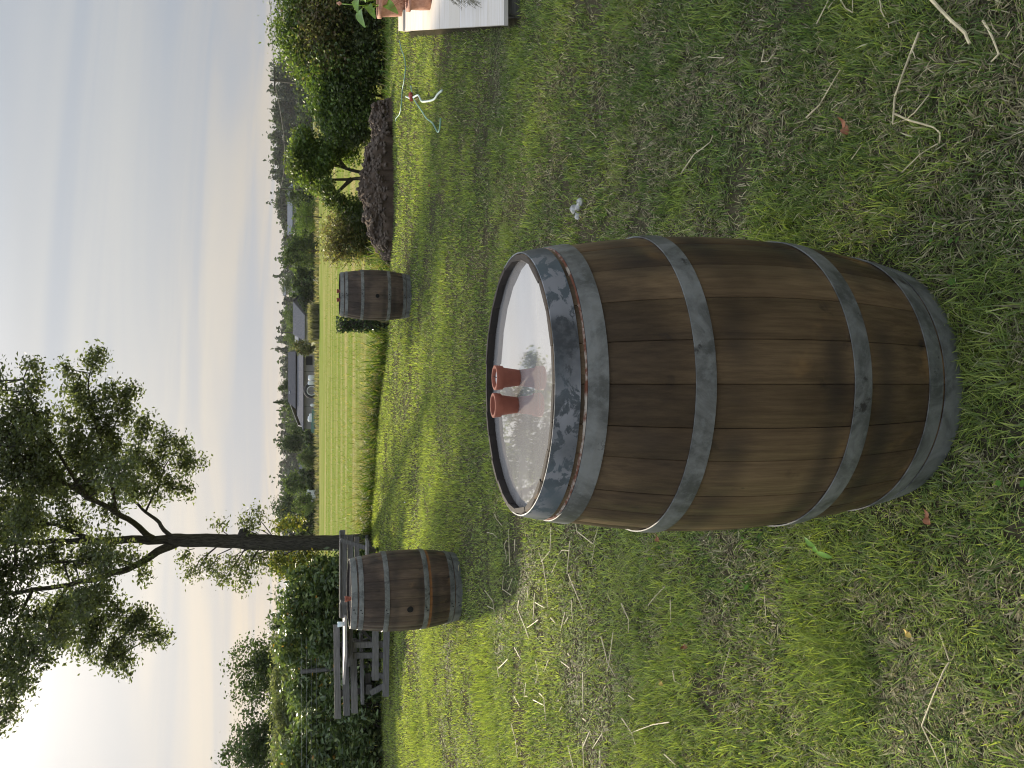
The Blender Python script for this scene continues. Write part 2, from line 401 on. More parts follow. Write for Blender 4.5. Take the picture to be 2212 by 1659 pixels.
MT['pole'] = plain('pole_timber', (0.07, 0.065, 0.06), 0.85)
MT['wire'] = plain('galvanised_wire', (0.35, 0.36, 0.36), 0.6, 0.3)
MT['cable'] = plain('overhead_cable', (0.06, 0.06, 0.065), 0.6)
MT['dry_brown'] = plain('dry_leaf', (0.25, 0.10, 0.045), 0.7, 0, 0.3, 60)
MT['dry_yellow'] = plain('yellow_leaf', (0.55, 0.38, 0.09), 0.7, 0, 0.2, 60)
MT['fresh_green'] = plain('fresh_green_leaf', (0.20, 0.36, 0.035), 0.4, 0, 0.15, 20)
MT['arum'] = plain('arum_leaf', (0.16, 0.27, 0.035), 0.32, 0, 0.3, 8)

# ------------------------------------------------------------------ ground
EDGE = [(-30, 14.5)] + [(p.x, p.y) for p in (G(v, y) for v, y in
        ((826, 1900), (822, 1607), (820, 1500), (818, 1400), (808, 1280), (803, 1180), (804, 1140), (809, 1081), (811, 1021), (817, 942), (822, 882), (828, 823), (834, 797), (838, 747), (840, 697), (843, 600), (845, 540), (848, 400), (847, 250), (843, 100), (842, 0)))] + [(12, 13.6), (30, 13.6)]
EX, EY = np.array([e[0] for e in EDGE]), np.array([e[1] for e in EDGE])
o_ = np.argsort(EX); EX, EY = EX[o_], EY[o_]
def edge_y(x): return np.interp(x, EX, EY)

m_ = MB(); m_.add([(-2500, -600, -0.03), (2500, -600, -0.03), (2500, 4500, -0.03), (-2500, 4500, -0.03)], [(0, 1, 2, 3)])
tag(m_.build('ground', MT['far_land']), kind='structure')
m_ = MB(); m_.add([(-160, 12.2, -0.024), (160, 12.2, -0.024), (190, 128, -0.024), (-190, 128, -0.024)], [(0, 1, 2, 3)])
tag(m_.build('field', MT['meadow']), kind='structure')
# lawn: fine grid that ends along the border
xs = np.concatenate([np.linspace(-26, -7, 25)[:-1], np.linspace(-7, 7, 141), np.linspace(7, 26, 25)[1:]])
ts = np.linspace(0, 1, 150) ** 1.15
X, T = np.meshgrid(xs, ts); Y = -5 + T * (edge_y(X) + 5)
Z = lawn_z(X, Y) * np.clip((1 - T) * 12, 0, 1)
nx, ny = len(xs), len(ts)
idx = np.arange(nx * ny).reshape(ny, nx)
fc = np.stack([idx[:-1, :-1], idx[:-1, 1:], idx[1:, 1:], idx[1:, :-1]], -1).reshape(-1, 4)
lawn = np_mesh('lawn', np.stack([X, Y, Z], -1).reshape(-1, 3), fc, None, MT['lawn_soil'], smooth=True)
tag(lawn, kind='structure')

# ------------------------------------------------------------------ grass blades
def blades(P, L, Wd, yaw, tilt, curl, col, segs=2):
    """P (N,3) roots; each blade is a bent strip of segs+1 stations ending in a point"""
    N = len(P)
    ax = np.stack([np.cos(yaw), np.sin(yaw), np.zeros(N)], 1); sd = np.stack([-np.sin(yaw), np.cos(yaw), np.zeros(N)], 1)
    tw = RNG.uniform(-0.9, 0.9, N)[:, None]
    sd = sd * np.cos(tw) + ax * np.sin(tw)
    pts = [P]; ang = tilt.copy()
    for k in range(segs):
        st = (L / segs)[:, None]
        pts.append(pts[-1] + (ax * np.sin(ang)[:, None] + np.array([0, 0, 1.0]) * np.cos(ang)[:, None]) * st)
        ang = np.minimum(ang + curl, 2.2)
    V = []
    for k in range(segs):
        w = (Wd * (1.0 - 0.35 * k / segs) / 2)[:, None]
        V += [pts[k] - sd * w, pts[k] + sd * w]
    V.append(pts[-1])
    nv = 2 * segs + 1
    V = np.stack(V, 1).reshape(-1, 3)
    V[:, 2] = np.maximum(V[:, 2], 0.002)
    b = (np.arange(N) * nv)[:, None]
    F = []
    for k in range(segs - 1):
        F += [b + np.array([[2 * k, 2 * k + 1, 2 * k + 3]]), b + np.array([[2 * k, 2 * k + 3, 2 * k + 2]])]
    F.append(b + np.array([[2 * segs - 2, 2 * segs - 1, 2 * segs]]))
    F = np.concatenate(F, 0)
    return V, F, np.repeat(col, nv, 0)

GREENS = np.array([(0.050, 0.078, 0.024), (0.082, 0.113, 0.034), (0.130, 0.164, 0.044), (0.190, 0.214, 0.056), (0.106, 0.122, 0.060)])
STRAWS = np.array([(0.195, 0.170, 0.104), (0.15, 0.13, 0.082), (0.115, 0.098, 0.062), (0.235, 0.208, 0.138), (0.09, 0.078, 0.052)])
BARRELS = [Vector((0.0, 1.676, 0)), G(986, 1266) , G(884, 640)]
TUFTS = [(G(1100, 490), 0.16), (G(1830, 1420), 0.14), (G(900, 1590), 0.5), (G(1690, 560), 0.15), (G(2050, 760), 0.2), (G(1050, 1500), 0.5)]
def lawn_colour(x, y, n):
    lush = fbm(x + 5, y + 9, 0.34); lush2 = vnoise(x, y, 2.3); fine_ = vnoise(x + 3, y + 3, 0.13)
    # more thatch on the shaded side; open side's sun coloured in as brighter green
    side = np.clip(0.5 - (x + 0.4) * 0.35, 0, 1)
    dead = np.clip(0.46 - 0.10 * np.clip(-x - 0.2, 0, 1) + (0.5 - lush) * 0.75 + (0.5 - fine_) * 1.1 + (0.5 - lush2) * 0.15 - side * 0.24, 0.10, 0.80)
    dead = dead * (1 - 0.5 * np.clip((y - 4.0) / 4, 0, 1))
    side = np.clip(side + np.clip((y - 5) / 6, 0, 1) * 0.45, 0, 1.3)
    isd = RNG.random(n) < dead * 0.72
    gi = np.clip((RNG.random(n) * 0.75 + (lush - 0.5) * 0.8 + side * 0.28) * 4.2, 0, 3.99).astype(int)
    gi = np.where(RNG.random(n) < 0.15, 4, gi)
    col = np.where(isd[:, None], STRAWS[RNG.integers(0, 5, n)], GREENS[gi]) * RNG.uniform(0.5, 1.6, (n, 1)) * 1.85
    return col, isd, lush
def lawn_zone(d0, d1, dens, Lr, Wr, segs):
    n = int(dens * ((d1 * 0.66 + 1.1) * 2) * (d1 - d0))
    y = RNG.uniform(d0, d1, n); x = RNG.uniform(-1, 1, n) * (d1 * 0.66 + 1.1)
    k = (np.abs(x) < y * 0.62 + 0.9) & (y < edge_y(x) + RNG.uniform(-0.05, 0.25, n))
    for b in BARRELS: k &= (x - b.x) ** 2 + (y - b.y) ** 2 > 0.275 ** 2
    k &= ~((x > np.interp(y, [5.0, 11], [2.42, 4.95])) & (y > 5.05) & (y < 10.9))
    bare = fbm(x + 41, y + 23, 0.45)
    k &= ~((bare < 0.27) & (RNG.random(n) < 0.7))
    x, y = x[k], y[k]; n = len(x)
    col, isd, lush = lawn_colour(x, y, n)
    tl = np.zeros(n)
    for c_, r_ in TUFTS: tl += np.exp(-((x - c_.x) ** 2 + (y - c_.y) ** 2) / r_ ** 2)
    L = RNG.uniform(*Lr, n) * (0.65 + 0.75 * np.clip(lush, 0.2, 0.85)) * (1 + 0.7 * tl)
    L = np.where(isd, L * 0.85, L)
    for b in BARRELS: L = L * np.clip((np.hypot(x - b.x, y - b.y) - 0.18) / 0.25, 0.45, 1)
    tilt = np.where(isd, RNG.uniform(0.7, 1.5, n), np.abs(RNG.normal(0.55, 0.38, n)))
    col = col * (1 - np.minimum(tl, 1)[:, None] * 0.35) + np.minimum(tl, 1)[:, None] * 0.35 * np.array([0.20, 0.25, 0.045])
    # blades lean in shared directions so tufts read as tufts
    yaw = vnoise(x + 11, y + 7, 0.05) * 2 * pi * 2 + RNG.normal(0, 1.1, n)
    P = np.stack([x, y, lawn_z(x, y) - 0.004 + np.where(isd, RNG.uniform(0, 0.014, n), 0)], 1)
    return blades(P, L, RNG.uniform(*Wr, n), yaw, tilt, RNG.uniform(0.1, 0.75, n), col, segs)
zones = [lawn_zone(0.75, 2.0, 37000, (0.022, 0.058), (0.0020, 0.0042), 2),
         lawn_zone(2.0, 3.4, 20000, (0.024, 0.060), (0.0026, 0.0048), 2),
         lawn_zone(3.4, 6.0, 8000, (0.026, 0.060), (0.0035, 0.0060), 2),
         lawn_zone(6.0, 10.0, 3600, (0.026, 0.058), (0.006, 0.010), 1),
         lawn_zone(10.0, 19.0, 1300, (0.028, 0.060), (0.010, 0.017), 1)]
def merge(parts):
    V, F, K, o = [], [], [], 0
    for v, f, c in parts: V.append(v); F.append(f + o); K.append(c); o += len(v)
    return np.concatenate(V), np.concatenate(F), np.concatenate(K)
V, F, K = merge(zones)
tag(np_mesh('grass', V, F, K, MT['grass']), 'short green and straw coloured lawn grass under the barrels', 'grass', kind='stuff')
# clover and small broad leaves among the blades
def discs(P, r, col, tilt=0.5):
    n = len(P); a = RNG.uniform(0, 2 * pi, n); nz = RNG.normal(0, tilt, (n, 2))
    k = 5; th = np.linspace(0, 2 * pi, k, endpoint=False)
    V = np.stack([np.stack([P[:, 0] + r * np.cos(t + a), P[:, 1] + r * 0.8 * np.sin(t + a), P[:, 2] + r * (nz[:, 0] * np.cos(t + a) + nz[:, 1] * np.sin(t + a))], 1) for t in th], 1).reshape(-1, 3)
    b = (np.arange(n) * k)[:, None]
    return V, np.concatenate([b + np.array([[0, i, i + 1]]) for i in range(1, k - 1)]), np.repeat(col, k, 0)
n = 2600; y = 0.9 + RNG.random(n) ** 1.5 * 5; x = RNG.uniform(-1, 1, n) * (y * 0.6 + 0.6)
cl = vnoise(x + 90, y + 40, 0.35) - 0.12 * np.sign(x); kk = (cl > 0.62) & (np.hypot(x, y - 1.676) > 0.33); x, y = x[kk], y[kk]; n = len(x)
V, F, K = discs(np.stack([x, y, lawn_z(x, y) + RNG.uniform(0.014, 0.034, n)], 1), RNG.uniform(0.004, 0.009, n), np.array([0.085, 0.17, 0.03]) * RNG.uniform(0.6, 1.5, (n, 1)))
tag(np_mesh('clover_leaves', V, F, K, MT['grass']), 'small round clover leaves scattered among the lawn grass', 'clover', kind='stuff')

# tall verge along the lawn's far edge, and the loose meadow behind it
def tall(x, y, Lr, Wr, cols, lean=0.5, wind=0.0):
    n = len(x); col = cols[RNG.integers(0, len(cols), n)] * RNG.uniform(0.75, 1.3, (n, 1))
    return blades(np.stack([x, y, np.full(n, -0.02)], 1), RNG.uniform(*Lr, n), RNG.uniform(*Wr, n), RNG.uniform(0, 2 * pi, n), np.abs(RNG.normal(lean, 0.3, n)), RNG.uniform(0.1, 0.6, n), col, 3)
n = 9000; x = RNG.uniform(-5.6, 2.6, n); off = np.abs(RNG.normal(0.55, 0.55, n)) + (vnoise(x, x * 0, 0.5) - 0.5) * 0.4; y = edge_y(x) + off
hgt = 0.75 + 0.6 * vnoise(x, y, 1.2)
dens = vnoise(x + 9, y * 0.3, 0.8); k = RNG.random(n) < 0.35 + dens
x, y = x[k], y[k]
VG = np.array([(0.06, 0.105, 0.020), (0.095, 0.145, 0.03), (0.14, 0.19, 0.04), (0.19, 0.22, 0.055)])
VG = np.concatenate([VG * 1.05, [(0.22, 0.20, 0.09), (0.27, 0.23, 0.12), (0.05, 0.085, 0.025)]])
a_ = tall(x, y, (0.10, 0.56), (0.012, 0.026), VG, 0.45)
n = 2600; x = RNG.uniform(-22, 12, n); k = (x < -5.6) | (x > 2.6); x = x[k]; y = edge_y(x) + RNG.uniform(0, 0.7, len(x))
b_ = tall(x, y, (0.10, 0.30), (0.012, 0.024), VG, 0.5)
V, F, K = merge([a_, b_])
tag(np_mesh('verge_grass', V, F, K, MT['grass']), 'tall rank green grass along the border between lawn and field', 'grass', kind='stuff')
n = 30000; y = 15 + RNG.random(n) ** 1.5 * 55; x = RNG.uniform(-1, 1, n) * (y * 0.66); k = y > edge_y(x) + 0.5; x, y = x[k], y[k]
near = np.exp(-(y - edge_y(x)) / 5)
MG = np.array([(0.27, 0.235, 0.10), (0.19, 0.205, 0.06), (0.15, 0.185, 0.04), (0.12, 0.165, 0.032), (0.32, 0.265, 0.13)])
V, F, K = tall(x, y, (0.05, 0.20), (0.014, 0.03), MG, 0.6)
tag(np_mesh('meadow_grass', V, F, K, MT['grass']), 'pale green and tan mown field grass beyond the lawn', 'grass', kind='stuff')
# thin tall dry stems in the meadow
n = 240; x = RNG.uniform(-4.6, -0.3, n); y = edge_y(x) + RNG.uniform(0.6, 3.2, n)
V, F, K = tall(x, y, (0.4, 0.85), (0.006, 0.010), np.array([(0.24, 0.20, 0.10), (0.16, 0.14, 0.07)]), 0.14)
tag(np_mesh('dry_stem_grass', V, F, K, MT['grass']), 'thin dry seed stems standing above the verge grass', 'grass', kind='stuff')

# ------------------------------------------------------------------ barrels
BH, R_HEAD, R_BILGE = 0.955, 0.2885, 0.3475
def r_at(z): return R_BILGE - (R_BILGE - R_HEAD) * (2 * z / BH - 1) ** 2
HOOPS = [(0.903, 0.9505), (0.850, 0.889), (0.640, 0.681), (0.284, 0.327), (0.076, 0.118), (0.004, 0.068)]
def curved_plate(mb, a0, a1, z0, z1, off, th=0.0025, n=6):
    P = []; F = []
    for i in range(n + 1):
        a = a0 + (a1 - a0) * i / n
        for z, o in ((z0, off), (z1, off), (z1, off + th), (z0, off + th)):
            r = r_at(z) + o; P.append((r * cos(a), r * sin(a), z))
    for i in range(n):
        for j in range(4): F.append((i * 4 + j, (i + 1) * 4 + j, (i + 1) * 4 + (j + 1) % 4, i * 4 + (j + 1) % 4))
    F += [(0, 1, 2, 3), tuple(n * 4 + j for j in (3, 2, 1, 0))]
    mb.add(P, F)
def barrel(loc, label, wood, face, seed, lap=None, bung=None, lean=(0, 0), hoops=HOOPS, peel=False):
    rd = random.Random(seed)
    root = empty('wine_barrel', loc, label, 'barrel', 'oak wine barrels standing on the lawn', face)
    root.rotation_euler = (lean[0], lean[1], face)
    ws = [rd.uniform(0.8, 1.25) for _ in range(25)]; tot_ = sum(ws); a = 0.0
    zs = [BH * (0.5 - 0.5 * cos(pi * i / 17)) for i in range(18)]
    for w in ws:
        a1 = a + 2 * pi * w / tot_; g = rd.uniform(0.0003, 0.0008); e_ = 0.006
        mb = MB(); dz = rd.uniform(-0.003, 0.0); dr = rd.uniform(-0.0008, 0.0008)
        for z in zs:
            r = r_at(z) + dr; z2 = z + (dz if z > BH / 2 else 0)
            am = (a + a1) / 2; thk = 0.009 if z > BH * 0.9 else 0.020
            for aa, rr in ((a + g, r - 0.0022), (a + e_, r - 0.0003), (am, r + 0.0008), (a1 - e_, r - 0.0003), (a1 - g, r - 0.0022), (a1 - g, r - thk), (a + g, r - thk)):
                mb.v.append((rr * cos(aa), rr * sin(aa), z2))
        for i in range(17):
            for j in range(7): mb.f.append((i * 7 + j, i * 7 + (j + 1) % 7, (i + 1) * 7 + (j + 1) % 7, (i + 1) * 7 + j))
        mb.f += [tuple(range(7))[::-1], tuple(17 * 7 + j for j in range(7))]
        st = mb.build('stave', wood, root)
        st.data.materials.append(MT['chime']); st.data.polygons[-1].material_index = 1
        for p in st.data.polygons:
            if len(p.vertices) == 4 and p.index < 17 * 7 and p.index % 7 < 4: p.use_smooth = True
            if p.index < 17 * 7 and p.index % 7 >= 4: p.material_index = 1
        a = a1
    mb = MB(); rh = r_at(BH - 0.02) - 0.0085
    n_ = 72
    mb.lathe([(0.0001, BH - 0.021), (rh * 0.5, BH - 0.021), (rh - 0.002, BH - 0.021), (rh, BH - 0.024), (rh, BH - 0.040)], n_)
    mb.build('head', MT['head'], root)
    for hi, (z0, z1) in enumerate(hoops):
        mb = MB(); ra, rb = r_at(z0) + 0.0015, r_at(z1) + 0.0015; rm = (ra + rb) / 2 + 0.0006
        zm = (z0 + z1) / 2; th = 0.0028
        prof = [(ra, z0), (rm, zm), (rb, z1), (rb + th, z1), (rm + th, zm), (ra + th, z0)]
        mb.lathe(prof, 128, closed=True)
        hp = mb.build('hoop', MT['steel_peel'] if (peel and hi == 0) else MT['steel'], root)
        for p in hp.data.polygons: p.use_smooth = False
        if peel and hi == 1:
            mb = MB(); mb.lathe([(rb - 0.0045, z1 - 0.001), (rb + 0.0009, z1 + 0.0012), (rb - 0.001, z1 + 0.0035), (rb - 0.006, z1 + 0.006)], 96)
            mb.build('rust_edge', MT['rust'], hp)
        if lap is not None:
            mb = MB(); curved_plate(mb, lap, lap + 0.20, z0 + 0.001, z1 - 0.001, 0.0042); mb.build('lap_plate', MT['steel'], hp)
            for da in (0.055, 0.145):
                mb = MB(); zr = zm + (0.006 if da > 0.1 else -0.006); r = r_at(zm) + 0.0066; aa = lap + da
                prof = [(0.0001, 0.004), (0.0045, 0.003), (0.007, 0.0)]
                m2 = MB(); m2.lathe(prof, 10)
                R = Vector((cos(aa), sin(aa), 0)).to_track_quat('Z', 'Y').to_matrix()
                mb.add([R @ Vector(p) + Vector((r * cos(aa), r * sin(aa), zr)) for p in m2.v], m2.f)
                mb.build('rivet', MT['rivet'], hp)
    if bung is not None:
        z = BH * 0.49; r = r_at(z)
        R = Vector((cos(bung), sin(bung), 0)).to_track_quat('Z', 'Y').to_matrix(); c = Vector((r * cos(bung), r * sin(bung), z))
        m2 = MB(); m2.lathe([(0.0001, 0.0030), (0.026, 0.0028), (0.0275, -0.004)], 24)  # raised dark disc; its colour stands in for the shade inside the hole
        mb = MB(); mb.add([R @ Vector(p) + c for p in m2.v], m2.f)
        bo = mb.build('bung_hole', MT['hole'], root)
    return root
B1, B2, B3 = BARRELS
barrel(B1, 'large dark stained oak barrel in the middle of the lawn with peeling zinc top hoop', MT['wood_a'], radians(-90), 5, peel=True)
h2 = list(HOOPS); h2[3] = (0.302, 0.345)
f2 = math.atan2(-B2.y, -B2.x); f3 = math.atan2(-B3.y, -B3.x)
barrel(B2, 'brown oak barrel beside the benches, single pot on top, rubbed orange band', MT['wood_b'], f2, 11, lap=-0.62, bung=-0.50, lean=(0.0, radians(1.2)), hoops=h2).scale = (1.085, 1.085, 1.085)
barrel(B3, 'small-looking grey brown oak barrel next to the ivy covered post, bung hole showing', MT['wood_c'], f3, 23, lap=-0.10, bung=-0.02).scale = (1.03, 1.03, 1.03)
ZH = BH - 0.021

# ------------------------------------------------------------------ terracotta pots and candles
def small_pot(loc, label, h=0.058, r0=0.0185, r1=0.0258, rz=0.0, candle=None, wax_z=0.75):
    t = 0.004
    prof = [(0.0001, 0.0), (r0 - 0.001, 0.0), (r0, 0.0012), (r0 + (r1 - r0) * 0.70, h * 0.68), (r1 + 0.0012, h * 0.69), (r1 + 0.0028, h * 0.985), (r1 + 0.0016, h), (r1 - t + 0.001, h), (r1 - t, h * 0.97), (r1 - t - 0.001, h * 0.70), (r0 - t + 0.002, h * 0.1), (0.0001, h * 0.1)]
    mb = MB(); mb.lathe(prof, 40)
    root = empty('terracotta_pot', loc, label, 'flower pot', 'small clay pots on the barrel tops', rz)
    o = mb.build('pot_body', MT['clay'], root, True)
    o.data.polygons.foreach_set('use_smooth', [(i % (len(prof) - 1)) in (0, 2, 4, 8, 9, 10) for i in range(len(o.data.polygons))])
    if candle:
        wz = h * wax_z; rw = r0 - t + 0.002 + (r1 - t - 0.001 - (r0 - t + 0.002)) * min(1, (wax_z - 0.1) / 0.6) - 0.0006
        mb = MB(); mb.lathe([(0.0001, wz), (rw * 0.6, wz - 0.0005), (rw * 0.94, wz), (rw, wz + 0.0016), (rw, wz - 0.004)], 32)
        c = empty('candle', loc, candle, 'candle', 'white candles in the clay pots')
        mb.build('wax', MT['wax'], c, True)
        mb = MB(); mb.tube([(0, 0, wz - 0.001), (0.001, 0, wz + 0.006), (0.004, 0.001, wz + 0.011)], 0.0011, 6); mb.build('wick', MT['wick'], c)
    return root
pA = G(1121, 816, ZH); pB = G(1117, 875, ZH)
small_pot(pA, 'terracotta pot nearly full of pale wax on the large dark barrel', candle='pale wax candle filling its clay pot almost to the rim', wax_z=0.84)
small_pot(pB, 'terracotta pot with bare inner rim and sunken candle on the large dark barrel', candle='sunken pale candle low inside the clay pot with bare rim', wax_z=0.66, rz=1.0)
zb = ZH
q = AT(748, 1294, B2.y - 0.06); q = Vector((q.x, B2.y - 0.06, zb * 1.085 + 0.002))
small_pot(q, 'single terracotta pot on the barrel beside the benches', rz=0.5)
for y_, lb in ((629, 'terracotta pot on the barrel by the ivy post, the one farther from the post'), (648, 'terracotta pot on the barrel by the ivy post, the one closer to the post')):
    q = AT(735, y_, B3.y - 0.05); small_pot(Vector((q.x, q.y, zb * 1.03)), lb)

# ------------------------------------------------------------------ leaves
def leaf_quads(P, size, asp, col, up_bias=0.3, droop=None):
    n = len(P)
    d = RNG.normal(0, 1, (n, 3)); d[:, 2] *= 0.6
    if droop is not None: d[:, 2] -= droop
    d /= np.linalg.norm(d, axis=1)[:, None] + 1e-9
    nn = RNG.normal(0, 1, (n, 3)); nn[:, 2] += up_bias * 3
    s_ = np.cross(d, nn); s_ /= np.linalg.norm(s_, axis=1)[:, None] + 1e-9
    nn = np.cross(s_, d)
    L = size[:, None]; Wd = L * asp
    fold = nn * Wd * 0.18
    V = np.stack([P - d * L * 0.5, P - d * L * 0.02 + s_ * Wd * 0.5 + fold, P + d * L * 0.5, P - d * L * 0.02 - s_ * Wd * 0.5 + fold], 1).reshape(-1, 3)
    b = (np.arange(n) * 4)[:, None]
    F = np.concatenate([b + np.array([[0, 1, 2]]), b + np.array([[0, 2, 3]])])
    return V, F, np.repeat(col, 4, 0)
def blob_points(c, r, n, shell=0.55, clump=0.22, nclump=None):
    """points in an ellipsoid, gathered into clumps nearer its skin"""
    c = np.array(c); r = np.array(r)
    nc = nclump or max(6, n // 40)
    d = RNG.normal(0, 1, (nc, 3)); d /= np.linalg.norm(d, axis=1)[:, None]
    rad = (shell + (1 - shell) * RNG.random(nc)) * RNG.uniform(0.85, 1.08, nc)
    cc = d * rad[:, None]
    k = RNG.integers(0, nc, n)
    p = cc[k] + RNG.normal(0, clump, (n, 3)) * RNG.uniform(0.5, 1.4, nc)[k][:, None]
    return c + p * r, RNG.uniform(0.75, 1.25, nc)[k]
def pal(cols, n, w=None):
    cols = np.array(cols) * 1.15; return cols[RNG.choice(len(cols), n, p=w)] * RNG.uniform(0.75, 1.3, (n, 1))

# ------------------------------------------------------------------ oak tree
TY = 18.2
tree = empty('oak_tree', AT(797, 1172, TY) * 1.0, 'tall broad oak tree with bare lower trunk behind the benches', 'tree')
T0 = Vector(tree.location); T0.z = 0; tree.location = (0, 0, 0)
OAK = [(0.085, 0.102, 0.060), (0.105, 0.125, 0.070), (0.130, 0.150, 0.078), (0.090, 0.102, 0.070)]
limbs = []
def limb(pts, r0, r1, wob=0.022):
    """pts as (v, y, depth offset); returns resampled polyline"""
    P = [AT(v, y, TY + dy) for v, y, dy in pts]
    out = []
    for i in range(len(P) - 1):
        for k in range(4):
            t = k / 4; p0 = P[max(i - 1, 0)]; p1 = P[i]; p2 = P[i + 1]; p3 = P[min(i + 2, len(P) - 1)]
            q_ = 0.5 * ((2 * p1) + (p2 - p0) * t + (2 * p0 - 5 * p1 + 4 * p2 - p3) * t * t + (3 * p1 - p0 - 3 * p2 + p3) * t ** 3)
            out.append(q_ + Vector((random.uniform(-wob, wob), random.uniform(-wob, wob), 0)) * (1 if (i or k) else 0))
    out.append(P[-1])
    n_ = len(out); rr = [r0 + (r1 - r0) * (i / (n_ - 1)) ** 0.8 for i in range(n_)]
    limbs.append((out, rr)); return out, rr
TR = MB()
tp, tr = limb([(803, 1170, 0), (770, 1170, 0), (700, 1173, 0), (620, 1173, 0), (560, 1171, 0), (520, 1170, 0), (460, 1168, 0), (400, 1167, 0), (365, 1167, 0)], 0.190, 0.138, 0.010)
tr[0] *= 1.45; tr[1] *= 1.22; tr[2] *= 1.08
for i in range(len(tp)):
    if 0.40 < i / len(tp) < 0.60: tr[i] *= 1.10
TR.tube(tp, tr, 14)
TR.tube([AT(528, 1158, TY), AT(524, 1150, TY), AT(521, 1145, TY - 0.05)], [0.14, 0.12, 0.05], 8)   # knot
trunk = TR.build('trunk', MT['bark'], tree, True)
LB = [([(372, 1167, 0), (300, 1166, 0), (230, 1166, 0.1), (150, 1168, 0.3), (60, 1172, 0.5), (-60, 1165, 0.7), (-180, 1150, 0.9), (-300, 1160, 1.0)], 0.145, 0.03),
      ([(385, 1170, 0), (340, 1190, -0.1), (290, 1222, -0.3), (230, 1243, -0.6), (150, 1262, -0.8), (70, 1275, -1.0), (-30, 1285, -1.2), (-160, 1300, -1.4)], 0.14, 0.03),
      ([(330, 1163, 0), (300, 1140, -0.3), (250, 1105, -0.7), (190, 1075, -1.0), (120, 1030, -1.3), (70, 1000, -1.6), (0, 960, -2.0), (-80, 930, -2.2)], 0.10, 0.025),
      ([(378, 1163, 0), (355, 1145, 0.2), (340, 1125, 0.5), (315, 1105, 0.8), (285, 1075, 1.2), (270, 1030, 1.5), (265, 980, 1.8), (240, 930, 2.0)], 0.075, 0.018),
      ([(200, 1168, 0.1), (140, 1140, 0.6), (60, 1120, 1.1), (-40, 1090, 1.6), (-150, 1050, 2.0)], 0.085, 0.02),
      ([(250, 1105, -0.7), (240, 1040, -0.4), (220, 960, -0.2), (200, 890, 0.1), (190, 830, 0.3), (200, 790, 0.3)], 0.06, 0.012),
      ([(190, 1075, -1.0), (140, 1000, -1.0), (90, 920, -1.2), (60, 860, -1.3), (50, 820, -1.4)], 0.055, 0.012),
      ([(315, 1105, 0.8), (340, 1050, 1.2), (360, 1000, 1.5), (385, 970, 1.6)], 0.035, 0.010),
      ([(290, 1222, -0.3), (240, 1205, -1.0), (160, 1210, -1.5), (60, 1220, -1.8), (-40, 1225, -2.0)], 0.06, 0.018),
      ([(230, 1243, -0.6), (200, 1290, -0.2), (190, 1340, 0.2), (210, 1390, 0.5), (250, 1420, 0.6)], 0.06, 0.012),
      ([(150, 1262, -0.8), (120, 1310, -1.2), (100, 1370, -1.6), (70, 1420, -1.8)], 0.05, 0.012),
      ([(70, 1275, -1.0), (40, 1340, -0.6), (20, 1420, -0.4), (25, 1490, -0.3), (0, 1540, -0.3)], 0.05, 0.012),
      ([(150, 1168, 0.3), (90, 1200, 1.2), (20, 1240, 1.8), (-80, 1300, 2.2)], 0.06, 0.018),
      ([(-60, 1165, 0.7), (-120, 1080, 1.0), (-170, 980, 1.0), (-190, 900, 0.8)], 0.05, 0.014),
      ([(-30, 1285, -1.2), (-90, 1360, -1.2), (-140, 1430, -1.0)], 0.05, 0.014)]
for pts, r0, r1 in LB:
    P, R = limb(pts, r0 * .74, r1 * .75)
    mb = MB(); mb.tube(P, R, 9); mb.build('branch', MT['bark'], tree, True)
